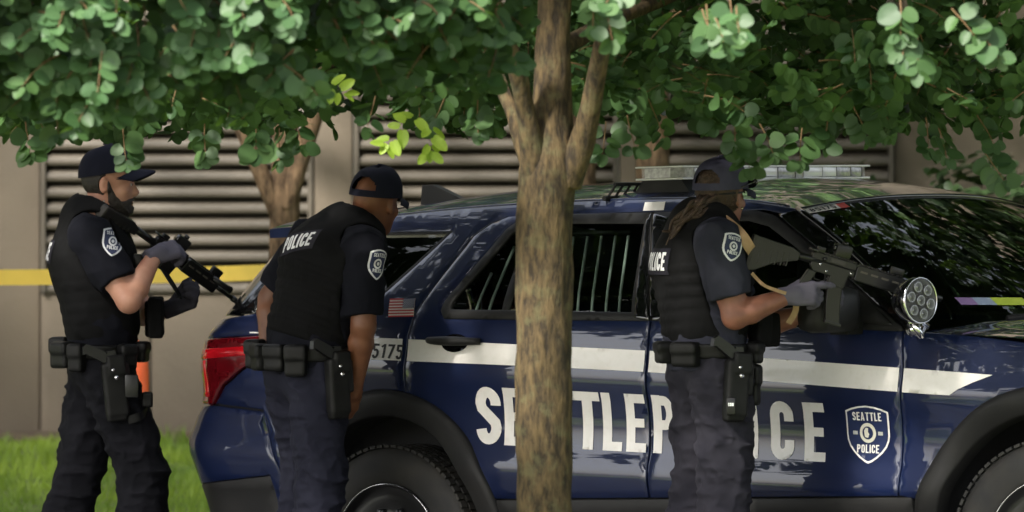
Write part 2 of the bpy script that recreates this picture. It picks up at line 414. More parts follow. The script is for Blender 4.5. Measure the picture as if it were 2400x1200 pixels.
RA, RB, FA, FB = .55, .593, .60, .575            # wheel-arch half axes, rear and front
FX, WZ = 3.025, .38
def arch(cx, a, b, a0, a1, n=14): return [(cx + a * math.cos(R(a0 + (a1 - a0) * i / n)), WZ + b * math.sin(R(a0 + (a1 - a0) * i / n))) for i in range(n + 1)]
def to_local(P2, off, sg):
    x, y, z = skin(P2[:, 0], P2[:, 1], off); return np.stack([x, sg * y, z], 1)
def panel(name, loops, m, parent=None, sg=-1, sp=.035, bsp=.02, off=0., depth=.022, rnd=.0025, tris_only=False):
    V, T = tri2d(loops, sp, bsp=bsp)
    v3 = to_local(V, off, sg); T = [tuple(t) if sg < 0 else tuple(t[::-1]) for t in T]
    # outward side: make every face point away from the car
    F = list(T); vs = list(map(tuple, v3))
    if depth:
        for L in boundary_loops(T):
            P = V[L]; d = np.roll(P, -1, 0) - np.roll(P, 1, 0); d /= np.maximum(np.linalg.norm(d, axis=1, keepdims=True), 1e-9)
            nrm = np.stack([d[:, 1], -d[:, 0]], 1) * (1 if sg < 0 else -1)
            a = to_local(P + nrm * rnd, off - rnd, sg); c = to_local(P + nrm * rnd, off - depth, sg)
            b0 = len(vs); k = len(L); vs += list(map(tuple, a)) + list(map(tuple, c))
            for i in range(k):
                j = (i + 1) % k
                F.append((L[j], L[i], b0 + i, b0 + j)); F.append((b0 + j, b0 + i, b0 + k + i, b0 + k + j))
    o = mesh_obj(name, vs, F, m, parent or car); return o
def decal(name, polys, m, parent=None, off=.0022, sp=.03, bsp=.012, sg=-1):
    sp = min(sp, .016); bsp = min(bsp, .012)
    V, T = tri2d(polys, sp, union=True, bsp=bsp)
    v3 = to_local(V, off, sg); T = [tuple(t) if sg < 0 else tuple(t[::-1]) for t in T]
    return mesh_obj(name, v3, T, m, parent or car)

ZT = _pchip([-.86, -.6, -.3, 0, .4, .8, 1.2, 1.5, 1.74], [1.55, 1.575, 1.605, 1.627, 1.645, 1.652, 1.650, 1.635, 1.603])
gapR = [(.115, .95), (.126, 1.17), (.142, 1.241), (.206, 1.384), (.283, 1.533), (.345, 1.578), (.412, 1.603)]
QG = [(.175, 1.557), (.06, 1.43), (-.035, 1.33), (-.075, 1.29), (-.13, 1.28), (-.60, 1.285), (-.58, 1.50), (-.54, 1.535), (-.17, 1.561)]
LAMP = [(-1.22, 1.165), (-.90, 1.168), (-.60, 1.178), (-.565, 1.165), (-.56, 1.12), (-.70, 1.055), (-.80, 1.0), (-.865, .925), (-.95, .935), (-1.0, 1.02), (-1.22, 1.03)]
def side_of_car(sg):
    near = sg < 0
    # quarter panel with the roof side rail
    q = [(p[0] - .007, p[1] + .003) for p in gapR] + [(1.0, 1.611), (1.60, 1.606), (1.70, 1.588), (1.745, 1.603)]
    q += [(x, float(ZT(x))) for x in np.linspace(1.70, -.50, 24)]
    q += [(-.60, 1.555), (-.63, 1.40), (-.645, 1.262), (-.80, 1.245), (-1.12, 1.235), (-1.12, 1.172), (-.90, 1.176), (-.60, 1.186), (-.553, 1.17), (-.548, 1.115), (-.69, 1.045), (-.79, .99), (-.84, .93), (-.60, .905)]
    q += [p for p in arch(0, RA - .02, RB - .02, 155, 79, 14)]
    qp = panel('quarter_panel', [q, QG], M_paint, sg=sg)
    panel('quarter_window', [[(p[0] * 1.0, p[1]) for p in QG]], G_tint, sg=sg, off=-.006, depth=0)
    panel('window_seal', [QG, [(.150, 1.549), (.045, 1.434), (-.050, 1.335), (-.088, 1.302), (-.13, 1.296), (-.585, 1.30), (-.565, 1.492), (-.53, 1.523), (-.17, 1.549)]], M_blkpl, sg=sg, off=-.003, depth=.01, sp=.05)
    # rear door
    rd = gapR + [(.50, 1.605), (.478, 1.591), (.43, 1.556), (.268, 1.297), (.262, 1.262), (.285, 1.232), (1.2345, 1.208), (1.238, .565), (.515, .565)] + arch(0, RA - .02, RB - .02, 20, 77, 10)
    d1 = panel('rear_door', [rd], M_paint, sg=sg)
    gl = [(.285, 1.262), (.30, 1.247), (1.17, 1.224), (1.085, 1.583), (.735, 1.589), (.488, 1.583), (.448, 1.556), (.285, 1.297)]
    fr = [(.262, 1.262), (.285, 1.232), (1.235, 1.209), (1.085, 1.604), (.505, 1.606), (.478, 1.593), (.43, 1.558), (.268, 1.297)]
    gw = [(.30, 1.268), (.31, 1.262), (1.148, 1.238), (1.068, 1.566), (.74, 1.573), (.497, 1.567), (.462, 1.546), (.302, 1.294)]
    panel('window_frame', [fr, gw], M_blkpl, d1, sg=sg, off=.004, depth=.02, sp=.03)
    panel('window', [gl], G_tint, d1, sg=sg, off=-.008, depth=0)
    panel('window_divider', [[(.545, 1.25), (.575, 1.25), (.555, 1.58), (.525, 1.58)]], M_blkpl, d1, sg=sg, off=.001, depth=.01, sp=.05)
    # black pillar between the door windows
    panel('pillar_cover', [[(1.168, 1.222), (1.233, 1.2105), (1.081, 1.601), (1.072, 1.580)]], M_gloss, d1, sg=sg, off=.006, depth=.01, sp=.02)
    # front door
    fd = [(1.2465, 1.208), (2.372, 1.152), (2.387, 1.01), (2.376, .81), (2.37, .565), (1.25, .565)]
    d2 = panel('front_door', [fd], M_paint, sg=sg)
    panel('pillar_cover', [[(1.2455, 1.2105), (1.305, 1.207), (1.165, 1.583), (1.094, 1.601)]], M_gloss, d2, sg=sg, off=.006, depth=.01, sp=.02)
    fr = [(1.246, 1.2095), (2.372, 1.154), (2.365, 1.168), (2.115, 1.318), (1.88, 1.463), (1.66, 1.578), (1.56, 1.601), (1.094, 1.604)]
    gw = [(1.30, 1.232), (2.25, 1.183), (2.09, 1.295), (1.865, 1.434), (1.648, 1.545), (1.55, 1.566), (1.168, 1.57)]
    panel('window_frame', [fr, gw], M_blkpl, d2, sg=sg, off=.003, depth=.02, sp=.03)
    panel('window', [[(1.28, 1.22), (2.27, 1.172), (2.10, 1.305), (1.875, 1.443), (1.65, 1.556), (1.555, 1.577), (1.155, 1.58)]], G_tint, d2, sg=sg, off=-.008, depth=0)
    panel('window_divider', [[(2.06, 1.195), (2.085, 1.193), (1.985, 1.37), (1.962, 1.375)]], M_blkpl, d2, sg=sg, off=.001, depth=.01, sp=.05)
    # A pillar
    panel('windscreen_pillar', [[(1.67, 1.586), (1.885, 1.470), (2.12, 1.325), (2.375, 1.171), (2.445, 1.166), (2.16, 1.362), (1.93, 1.505), (1.745, 1.600)]], M_gloss, sg=sg, depth=.03, sp=.02)
    # front wing
    zf = _pchip([2.38, 2.6, 3.0, 3.5, 3.9], [1.150, 1.135, 1.09, 1.03, .96])
    w_ = [(2.380, .565), (2.386, .81), (2.397, 1.01), (2.382, 1.148)] + [(x, float(zf(x))) for x in np.linspace(2.45, 3.86, 24)] + [(3.86, .60)]
    w_ += arch(FX, FA - .02, FB - .02, 18, 162, 24)
    panel('front_wing', [w_], M_paint, sg=sg)
    # cladding: arches, rocker
    def ring(nm, cx, a, b, a0, a1):
        vs, fs = [], []; k = 40
        prof = [(-.105, -.05), (-.10, .006), (-.092, .016), (-.03, .020), (-.006, .016), (0, .004), (0, -.01)]
        for i in range(k + 1):
            an = a0 + (a1 - a0) * i / k
            for (dr, of) in prof:
                s_ = cx + (a + dr) * math.cos(R(an)); z_ = WZ + (b + dr) * math.sin(R(an)); vs.append(to_local(np.array([[s_, z_]]), of, sg)[0])
        m_ = len(prof)
        for i in range(k):
            for j in range(m_ - 1): 
                q_ = (i * m_ + j, (i + 1) * m_ + j, (i + 1) * m_ + j + 1, i * m_ + j + 1); fs.append(q_ if sg < 0 else q_[::-1])
        return mesh_obj(nm, vs, fs, M_blkpl, car)
    ring('arch_trim', 0, RA, RB, -12, 192); ring('arch_trim', FX, FA, FB, -12, 192)
    panel('rocker_trim', [[(.53, .30), (2.43, .30), (2.43, .555), (.53, .555)]], M_blkpl, sg=sg, off=.004, depth=.03, sp=.06)
    panel('rocker_step', [[(.55, .40), (2.42, .40), (2.42, .47), (.55, .47)]], M_blkpl, sg=sg, off=.022, depth=.03, sp=.08)
    # rear corner: bumper, lower bumper
    panel('bumper', [[(-1.75, .92), (-1.0, .915), (-.86, .918), (-.60, .892)] + arch(0, RA - .02, RB - .02, 156, 172, 4) + [(-.56, .66), (-1.0, .625), (-1.75, .625)]], M_paint, sg=sg, sp=.03)
    panel('lower_bumper', [[(-1.75, .618), (-1.0, .618), (-.56, .652), (-.52, .40), (-.60, .30), (-1.75, .30)]], M_blkpl, sg=sg, sp=.05)
    # tail lamp
    tl = panel('tail_lamp', [LAMP], M_redd, sg=sg, off=.008, sp=.02)
    panel('lamp_bar', [[(-1.19, 1.13), (-.90, 1.132), (-.63, 1.142), (-.635, 1.112), (-.90, 1.098), (-1.19, 1.098)]], M_red, tl, sg=sg, off=.012, sp=.03, depth=.006)
    panel('lamp_bar', [[(-.925, 1.09), (-.885, 1.09), (-.875, .955), (-.915, .955)]], M_red, tl, sg=sg, off=.012, sp=.03, depth=.006)
    # D pillar and liftgate
    panel('rear_pillar', [[(-.612, 1.553), (-.642, 1.40), (-.655, 1.266), (-1.02, 1.258), (-.95, 1.55)]], M_gloss, sg=sg, sp=.03)
    lg = panel('liftgate', [[(-1.75, 1.25), (-1.13, 1.245), (-1.13, 1.17), (-1.23, 1.16), (-1.23, 1.03), (-1.01, 1.015), (-.96, .928), (-1.75, .928)]], M_paint, sg=sg, sp=.03)
    panel('liftgate_window', [[(-1.75, 1.262), (-1.03, 1.262), (-.96, 1.545), (-1.65, 1.545)]], G_dark, lg, sg=sg, off=-.004, depth=0)
    # wheel house; black inner shell added to stop light leaks and darken gaps
    for cx, rr in ((0, .50), (FX, .52)):
        MB().lathe([(0, rr), (.42, rr), (.42, .02)], (cx, sg * .935, WZ), (0, -sg, 0), 40).build('wheel_house', M_int, car, smooth=True)
    inner = [(2.40, 1.13), (2.36, .36), (.60, .36), (.50, .56)] + arch(0, RA - .03, RB - .03, 22, 150, 14) + [(-.52, .40), (-1.3, .40), (-1.3, .90), (-1.1, 1.23), (-.3, 1.23), (1.2, 1.19)]
    panel('inner_shell', [inner], M_int, sg=sg, off=-.03, depth=0, sp=.06)
side_of_car(-1); side_of_car(1)

# roof
def roof_z(x, y):
    ye = side(x, ZT(x)); c = .055 + .028 * sst(-.9, .3, x) - .03 * sst(1.2, 1.75, x)
    return ZT(x) + c * (1 - np.abs(np.clip(y / ye, -1, 1)) ** 2.4)
vs, fs = [], []; xs_ = np.linspace(-.50, 1.735, 50); ts = np.linspace(-1, 1, 41)
for x in xs_:
    for t in ts:
        ye = float(side(x, ZT(x))) - .004; xx = x + .09 * sst(1.2, 1.735, x) * (1 - t * t)
        vs.append((xx, t * ye, float(roof_z(x, t * ye))))
for i in range(len(xs_) - 1):
    for j in range(len(ts) - 1): a = i * 41 + j; fs.append((a, a + 41, a + 42, a + 1))
roof = mesh_obj('roof', vs, fs, M_paint, car)
for sg in (-1, 1):    # drip moulding along the roof edge
    MB().tube([(x, sg * (float(side(x, ZT(x))) - .012), float(ZT(x)) + .004) for x in np.linspace(-.45, 1.70, 30)], .006, 6).build('roof_moulding', M_gloss if sg > 0 else M_paint, roof, smooth=True)
# spoiler
vs, fs = [], []; xs_ = np.linspace(-.835, -.42, 14)
for k, dz in ((0, .006), (1, -.028)):
    for x in xs_:
        for t in ts:
            ye = float(side(x, ZT(x))) + .005; e = (x + .835) / .415
            xx = x + .06 * (t ** 2) * (1 - e); z = float(roof_z(x, t * ye)) + dz - (.012 if k else 0) * e + .024 * (1 - e)
            vs.append((xx, t * ye, z))
n1 = len(xs_) * 41
for i in range(len(xs_) - 1):
    for j in range(40):
        a = i * 41 + j; fs.append((a, a + 41, a + 42, a + 1)); a += n1; fs.append((a + 1, a + 42, a + 41, a))
for j in range(40): fs.append((j + 1, n1 + j + 1, n1 + j, j))
for i in range(len(xs_) - 1):
    a = i * 41; fs.append((a, n1 + a, n1 + a + 41, a + 41)); a += 40; fs.append((a + 41, n1 + a + 41, n1 + a, a))
sp = mesh_obj('spoiler', vs, fs, M_paint, car); sp.data.set_sharp_from_angle(angle=R(40))
# fin antenna
MB().prism([(-.56, 1.66), (-.36, 1.672), (-.36, 1.684), (-.50, 1.742), (-.55, 1.742)], -.018, .018).build('fin_antenna', M_blkpl, roof)

# windscreen and bonnet
def ws(t, s):     # t across -1..1, s 0 bottom..1 top
    yb, yt = float(side(2.445, 1.166)) * t, float(side(1.745, 1.60)) * t
    b = np.array([2.445 + .25 * (1 - t * t), yb, 1.166 - .03 * (1 - t * t)]); a = np.array([1.745 + .085 * (1 - t * t), yt, 1.600 + .048 * (1 - abs(t) ** 2.4)])
    m_ = math.sin(math.pi * s) * .022
    return b * (1 - s) + a * s + np.array([m_ * .6, 0, m_])
vs = [ws(-1 + 2 * j / 30, i / 16) for i in range(17) for j in range(31)]
fs = [(i * 31 + j, i * 31 + j + 1, (i + 1) * 31 + j + 1, (i + 1) * 31 + j) for i in range(16) for j in range(30)]
wsc = mesh_obj('windscreen', vs, fs, G_clear, car)
for sg in (-1, 1): MB().tube([ws(sg, i / 16) + np.array([.004, 0, .006]) for i in range(17)], .011, 8).build('windscreen_seal', M_gloss, wsc, smooth=True)
MB().tube([ws(-1 + 2 * j / 30, 1) + np.array([.004, 0, .0]) for j in range(31)], .009, 6).build('windscreen_seal', M_gloss, wsc, smooth=True)
def bon(x, t):
    zf = 1.150 - .045 * (x - 2.38) - .042 * max(x - 2.6, 0) ** 1.3
    ye = float(side(x, min(zf, 1.15))) - .004
    y = t * ye; e = abs(t)
    z = zf + .05 * (1 - e ** 3) - .10 * sst(3.6, 4.0, x) + (.018 * sst(.80, .70, e) * sst(2.42, 2.8, x))
    return (x, y, float(z))
vs, fs = [], []; bx = np.linspace(2.42, 3.93, 40); bt = np.linspace(-1, 1, 51)
for x in bx:
    for t in bt:
        p = bon(x + .24 * (1 - t * t) * sst(2.9, 2.42, x), t); vs.append(p)
for i in range(39):
    for j in range(50): a = i * 51 + j; fs.append((a, a + 51, a + 52, a + 1))
mesh_obj('bonnet', vs, fs, M_paint, car)
MB().add([ws(-1 + 2 * j / 20, 0) + np.array([-.02, 0, -.012]) for j in range(21)] + [np.array(bon(2.44 + .27 * (1 - (-1 + 2 * j / 20) ** 2), -1 + 2 * j / 20)) + np.array([.03, 0, -.02]) for j in range(21)],
         [(j, j + 1, j + 22, j + 21) for j in range(20)]).build('cowl', M_blkpl, car, smooth=True)
fr_ = [(3.93, -.78), (3.97, -.5), (3.985, 0), (3.97, .5), (3.93, .78)]
vs = [(x + dx, y * k, z) for (z, dx, k) in ((1.0, -.03, 1), (.86, .01, 1), (.7, .015, 1), (.62, .0, 1.02), (.35, -.03, 1)) for (x, y) in fr_]
mesh_obj('front_fascia', vs, [(i * 5 + j, i * 5 + j + 1, i * 5 + j + 6, i * 5 + j + 5) for i in range(4) for j in range(4)], M_blkpl, car)
MB().box((1.5, 0, .30), (4.6, 1.72, .06)).build('floor_pan', M_int, car)
MB().box((-.35, 0, .95), (1.0, 1.5, .5)).build('cargo_liner', M_int, car)

# cabin: dashboard, seats, partition, window bars
mb = MB(); mb.prism([(2.05, .9), (2.06, 1.10), (2.2, 1.15), (2.62, 1.12), (2.6, .8)], -.78, .78); mb.build('dashboard', M_int, car)
for sy in (-.42, .42):
    s_ = MB().prism([(1.20, .62), (1.30, .60), (1.18, 1.20), (1.09, 1.36), (1.0, 1.35), (1.05, 1.15)], sy - .25, sy + .25)
    so = s_.build('seat', M_seat, car); MB().box((1.035, sy, 1.42), (.10, .27, .17), bev=.03).build('headrest', M_seat, so, angle=40)
MB().prism([(.05, .6), (.2, .6), (.12, 1.18), (.02, 1.18)], -.65, .65).build('rear_seat', M_seat, car)
MB().lathe([(-.012, .185), (.0, .195), (.012, .185), (0, .172), (-.012, .185)], (1.95, .42, 1.10), (-.9, 0, .43), 36).build('steering_wheel', M_int, car, smooth=True)
for x in (.385, .445, .60, .665, .73, .795, .86, .925, .99, 1.05):
    z1 = 1.56 if x > .46 else 1.28 + (x - .30) * 1.6
    pts = [(x - .09 * t if x > .5 else x, -(float(side(x, 1.24 + (z1 - 1.24) * t)) - .05), 1.24 + (z1 - .02 - 1.24) * t) for t in np.linspace(0, 1, 5)]
    MB().tube(pts, .0055, 6).build('window_bar', M_bar, car, smooth=True)
MB().tube([(x, -(float(side(x, 1.535)) - .05), 1.535) for x in (.50, .7, .98)], .011, 6).build('window_bar', M_blkpl, car, smooth=True)

# wheels
def wheel(cx, sg, steer):
    w = bpy.data.objects.new('wheel', None); COL.objects.link(w); w.parent = car; w.location = (cx, sg * .97, WZ); w.rotation_euler = (0, 0, steer)
    i_ = -sg
    MB().lathe([(.06, .232), (.012, .238), (.004, .255), (.0, .30), (.006, .345), (.022, .370), (.04, .379), (.12, .381), (.2, .379), (.222, .368), (.236, .34), (.24, .25)], (0, 0, 0), (0, i_, 0), 72).build('tyre', M_rubber, w, angle=60)
    mb = MB()
    for k in range(72):      # tread blocks round the shoulders
        a = 2 * math.pi * k / 72
        for t0 in (.03, .075, .12, .165, .205):
            M_ = Matrix.Rotation(a + (.02 if t0 in (.075, .165) else 0), 4, 'Y') @ Matrix.Translation((0, i_ * t0, .381))
            mb.box((0, 0, 0), (.024, .034, .010), M_)
    mb.build('tread', M_rubber, w)
    rim = MB().lathe([(.0, .0), (.004, .07), (.03, .085), (.035, .16), (.02, .195), (.03, .222), (.006, .234), (.002, .240), (.012, .243), (.06, .225), (.22, .22)], (0, 0, 0), (0, i_, 0), 72).build('rim', M_steel, w, smooth=True)
    mb = MB()
    for k in range(10):
        a = 2 * math.pi * k / 10; mb.box((math.cos(a) * .14, i_ * .028, math.sin(a) * .14), (.03, .02, .03), bev=.008)
    mb.build('rim_boss', M_steel, rim, smooth=True)
    MB().lathe([(-.012, 0), (-.012, .03), (-.006, .045), (.01, .05)], (0, 0, 0), (0, i_, 0), 32).build('centre_cap', M_chrome, rim, smooth=True)
    MB().lathe([(0, .2385), (-.003, .2405), (0, .2425)], (0, 0, 0), (0, i_, 0), 72).build('rim_edge', M_chrome, rim, smooth=True)
wheel(0, -1, 0); wheel(0, 1, 0); wheel(FX, -1, R(14)); wheel(FX, 1, R(14))

# handles
def handle(s0, z0, dz):
    pts = []; n_ = 13
    for i in range(n_):
        t = i / (n_ - 1); b_ = .030 * math.sin(math.pi * t) ** .45
        pts.append(to_local(np.array([[s0 + .245 * t, z0 + dz * t]]), .008 + b_, -1)[0])
    h = MB().tube(pts, [.012 + .006 * math.sin(math.pi * i / (n_ - 1)) for i in range(n_)], 10).build('door_handle', M_blkpl, car, smooth=True)
    h.scale = (1, 1, 1)
    c = decal('handle_cup', [[(s0 + .122 + .062 * math.cos(a), z0 + dz / 2 - .008 + .034 * math.sin(a)) for a in np.linspace(0, 2 * math.pi, 24, endpoint=False)]], M_gloss, h, off=.0045)
handle(.227, 1.152, -.008); handle(1.36, 1.096, -.008)

# light bar on the roof
lb = bpy.data.objects.new('light_bar', None); COL.objects.link(lb); lb.parent = car; lb.location = (1.018, 0, 1.750)
M_lens = mat('lens_clear', (.52, .52, .50), .18, coat=1., noise=(60, (.30, .30, .29), 3)); M_lensw = mat('lens_white', (.80, .80, .78), .2, coat=1.); M_lensg = mat('lens_smoke', (.22, .22, .215), .2, coat=1., noise=(70, (.34, .34, .33), 3))
MB().box((0, 0, -.021), (.22, 1.17, .008), bev=.003).build('bar_base', M_lensw, lb, angle=40)
MB().box((0, 0, .0235), (.22, 1.175, .007), bev=.003).build('bar_top', M_lensw, lb, angle=40)
ys = [-.597, -.52, -.45, -.37, -.26, -.13, 0, .11, .16, .28, .37, .46, .53, .597]
kinds = [M_lens, M_lens, M_lensg, M_lensw, M_lens, M_lensw, M_lensg, M_lensg, M_lensw, M_lensw, M_lensg, M_lensg, M_lens]
for i, k_ in enumerate(kinds):
    a, c = ys[i] + .002, ys[i + 1] - .002
    if i in (0, 12):
        s_ = -1 if i == 0 else 1; ya, yb = (c, a) if i == 0 else (a, c)
        mb = MB(); P_ = [(-.112, ya), (.112, ya), (.100, (ya + yb) / 2), (.06, yb), (-.06, yb), (-.100, (ya + yb) / 2)]
        mb.add([(p[0], p[1], -.0165) for p in P_] + [(p[0], p[1], .0195) for p in P_], [tuple(range(6)), tuple(range(11, 5, -1))] + [(j, (j + 1) % 6, (j + 1) % 6 + 6, j + 6) for j in range(6)]); mb.build('lens', k_, lb)
    else: MB().box((0, (a + c) / 2, .0015), (.224, c - a, .036), bev=.004).build('lens', k_, lb, angle=40)
for sy in (-.50, .50):
    MB().prism([(-.13, -.075), (.13, -.075), (.09, -.026), (-.09, -.026)], sy - .07, sy + .07).build('bar_foot', M_blkpl, lb)
mb = MB()
for y in np.linspace(-.66, -.30, 9): mb.tube([(-.17, y - .02, -.085), (-.15, y + .01, -.035)], .005, 5)
mb.tube([(-.17, -.70, -.088), (-.17, -.28, -.078)], .010, 6); mb.tube([(-.15, -.66, -.036), (-.15, -.28, -.034)], .007, 6)
mb.build('bar_bracket', M_blkpl, lb)

# mirrors, spotlight, wiper
for sg in (-1, 1):
    mo = MB().box((2.165, sg * 1.105, 1.235), (.13, .25, .165), bev=.045).build('side_mirror', M_blkpl, car, smooth=True)
    MB().box((2.098, sg * 1.105, 1.237), (.006, .205, .125), bev=.002).build('mirror_glass', M_chrome, mo, angle=40)
    MB().prism([(2.12, 1.145), (2.20, 1.145), (2.20, 1.19), (2.12, 1.20)], sg * .93, sg * 1.04).build('mirror_arm', M_blkpl, mo)
    panel('mirror_sail', [[(2.03, 1.205), (2.33, 1.176), (2.19, 1.27), (2.10, 1.32)]], M_blkpl, mo, sg=sg, off=.012, depth=.012, sp=.05)
def spotlight():
    c = Vector((2.60, -1.15, 1.262)); d = (CAR_D_INV @ Vector((.80, -.86, .03))).normalized()
    s_ = MB().lathe([(-.115, .0), (-.112, .026), (-.10, .046), (-.06, .072), (-.02, .083), (.0, .0845), (.004, .081), (.004, .078)], c, d, 40).build('spotlight', M_gloss, car, smooth=True)
    MB().lathe([(.002, .0840), (.006, .083), (.008, .080), (.003, .0775)], c, d, 40).build('lamp_ring', M_chrome, s_, smooth=True)
    MB().lathe([(.002, .0), (.002, .078)], c, d, 40).build('reflector', mat('reflector', (.13, .13, .135), .35, metal=.6), s_, smooth=True)
    a = d.orthogonal().normalized(); b_ = d.cross(a)
    for k in range(7):
        q = c + d * .003 + (a * math.cos(k * 1.047) + b_ * math.sin(k * 1.047)) * (.049 if k < 6 else 0)
        MB().lathe([(.0, .022), (.004, .0225), (.006, .017), (.001, .008), (.0035, .005), (.004, .0)], q, d, 20).build('lamp_cell', mat('lamp_cell', (.32, .32, .33), .3, metal=.9), s_, smooth=True)
    MB().lathe([(.0085, .0), (.0085, .078)], c, d, 40).build('lamp_glass', glass('lamp_glass', (.9, .9, .9)), s_)
    mb = MB(); mb.tube([c - d * .06 + Vector((0, .01, -.05)), c + Vector((-.06, .05, -.11)), (2.47, -1.0, 1.165), (2.43, -.955, 1.15)], [.016, .02, .018, .016], 10)
    mb.tube([c - d * .03 + Vector((0, 0, -.085)), c + Vector((-.02, .03, -.125)), (2.50, -.98, 1.17)], [.013, .012, .012], 8)
    mb.lathe([(-.025, .0), (-.02, .024), (.02, .024), (.025, 0)], c + Vector((-.055, .04, -.10)), (0, 1, .3), 16)
    mb.tube([(2.43, -1.03, 1.285), (2.46, -1.05, 1.24), (2.50, -1.05, 1.20), (2.52, -1.0, 1.165)], [.012, .017, .014, .016], 10); mb.lathe([(-.02, 0), (-.018, .02), (.018, .022), (.02, 0)], (2.44, -1.04, 1.262), (.3, 1, .2), 14); mb.lathe([(-.015, 0), (-.013, .015), (.013, .015), (.015, 0)], (2.475, -1.06, 1.225), (1, .3, .2), 12)
    mb.build('lamp_bracket', M_chrome, s_, smooth=True)
CAR_D_INV = Matrix(((CF.x, CL.x, CU.x), (CF.y, CL.y, CU.y), (CF.z, CL.z, CU.z))).transposed()
spotlight()
wp = MB(); wp.tube([np.array(bon(2.58, -.62)) + np.array([-.0, 0, .005]), ws(-.40, .07) + np.array([.02, 0, .025]), ws(-.05, .13) + np.array([.02, 0, .022])], [.012, .009, .006], 6)
wp.tube([ws(t, .05 + .10 * (t + .62)) + np.array([.012, 0, .012]) for t in (-.62, -.4, -.2, 0, .12)], .007, 6); wp.build('wiper', M_blkpl, car, smooth=True)
# things stuck to or lying behind the windscreen
def ws_patch(name, t0, t1, s0, s1, m, off=.004, n_=6):
    g = []
    for i in range(n_ + 1):
        for j in range(n_ + 1):
            p = ws(t0 + (t1 - t0) * j / n_, s0 + (s1 - s0) * i / n_); g.append(p + np.array([.5, 0, .86]) * off)
    return mesh_obj(name, g, [(i * (n_ + 1) + j, i * (n_ + 1) + j + 1, (i + 1) * (n_ + 1) + j + 1, (i + 1) * (n_ + 1) + j) for i in range(n_) for j in range(n_)], m, wsc)
ws_patch('number_strip', -.965, -.76, .945, .985, M_white); ws_patch('number_strip_end', -.76, -.70, .945, .985, mat('red_vinyl', (.62, .03, .02), .4))
for ch, ps in word('85175', -.945, 0, 1, .14, .165, .16):
    V_, T__ = tri2d([[(p[0], .9505 + p[1] * .029) for p in q] for q in ps], .05, union=True, bsp=.02)
    mesh_obj('digit', [ws(a, b_) + np.array([.5, 0, .86]) * .0055 for a, b_ in V_], [tuple(t) for t in T__], mat('ink', (.01, .01, .012), .5), wsc)
ws_patch('sticker', -.36, -.26, .865, .90, mat('sticker_green', (.42, .62, .50), .5), -.004); ws_patch('sticker', .20, .29, .62, .655, mat('sticker_pale', (.62, .75, .66), .5), -.004)
for a, c, cc in ((-.74, -.66, (.35, .22, .45)), (-.66, -.57, (.40, .48, .62)), (-.57, -.40, (.62, .75, .08))):
    ws_patch('paper_strip', a, c, .165, .215, mat('paper_%.2f' % cc[0], cc, .6), .003)

# livery
T_ = [(-.55, 1.189), (.111, 1.158), (.634, 1.131), (1.246, 1.099), (2.38, 1.022), (2.79, .992)]; B_ = [(-.55, 1.112), (.12, 1.077), (.643, 1.053), (1.254, 1.021), (2.389, .936), (2.60, .922)]
Tf, Bf = _pchip(*zip(*T_)), _pchip(*zip(*B_))
for a, c in ((-.55, .100), (.128, 1.231), (1.253, 2.377)):
    g = np.linspace(a, c, 12); decal('stripe', [[(x, float(Tf(x))) for x in g] + [(x, float(Bf(x))) for x in g[::-1]]], M_white)
decal('stripe', [[(2.398, float(Tf(2.398))), (2.60, float(Tf(2.6))), (2.785, .9915), (2.70, .965), (2.64, .942), (2.605, .9215), (2.5, .9275), (2.398, .9345)]], M_white)
decal('stripe', [[(-.66, 1.196), (-.555, 1.1925), (-.555, 1.188), (-.66, 1.191)]], M_white)
decal('roof_stripe', [[(1.029, 1.6445), (1.123, 1.6445), (1.133, 1.613), (1.037, 1.613)]], M_white)
starts = [(.440, .118), (.573, .098), (.676, .13), (.787, .118), (.898, .122), (1.030, .088), (1.138, .090), (1.262, .098), (1.385, .11), (1.553, .088), (1.697, .04), (1.795, .104), (1.946, .094)]
for ch, (x0, w_) in zip('SEATTLEPOLICE', starts):
    gw_, ps = glyph(ch, .185); k = w_ / gw_
    P_ = [[(x0 + p[0] * k, .767 - .05 * (x0 + p[0] * k - .44) + p[1] * .212) for p in q] for q in ps]
    decal('letter', P_, M_white, sp=.03, bsp=.015)
M_navyd = mat('navy_vinyl', (.012, .022, .075), .4)
for ch, ps in word('85175', -.085, 0, .052, gap=.13, width=.19, t=.16):
    decal('digit', [[(p[0] + p[1] * .12, p[1] + 1.094 - .05 * (p[0] + .085)) for p in q] for q in ps], mat('ink', (.01, .01, .012), .5), off=.0042, bsp=.006)
def shield(cx, zt, w, h, n=10):
    """outline of the badge, top centre at (cx, zt)"""
    P = [(0, 1), (.18, .985), (.36, .95), (.5, .905), (.5, .5), (.485, .40), (.43, .29), (.33, .185), (.2, .09), (.08, .025), (0, 0)]
    P = P + [(-a, b) for a, b in P[-2:0:-1]]
    return [(cx + a * w, zt - h + b * h) for a, b in P]
SHX, SHZ, SHW, SHH = 2.231, .888, .190, .208
sl = lambda P: [(x, z - .045 * (x - SHX)) for x, z in P]
decal('badge', [sl(shield(SHX, SHZ, SHW, SHH))], M_white, off=.0022, sp=.03)
bd = decal('badge_field', [sl(shield(SHX, SHZ - .006, SHW - .014, SHH - .014))], M_navyd, off=.0036, sp=.03)
for txt, zz, hh_, ww in (('SEATTLE', SHZ - .054, .030, .128), ('POLICE', SHZ - .170, .030, .098)):
    for ch, ps in word(txt, SHX - ww / 2, zz, hh_, gap=.11, width=ww, t=.17): decal('letter', [sl(q) for q in ps], M_white, bd, off=.0052, bsp=.01)
cir = lambda x, z, r, n=24: [(x + r * math.cos(a), z + r * math.sin(a)) for a in np.linspace(0, 2 * math.pi, n, endpoint=False)]
decal('seal', [sl(cir(SHX, SHZ - .098, .036))], mat('seal_cream', (.68, .66, .55), .5), bd, off=.0052)
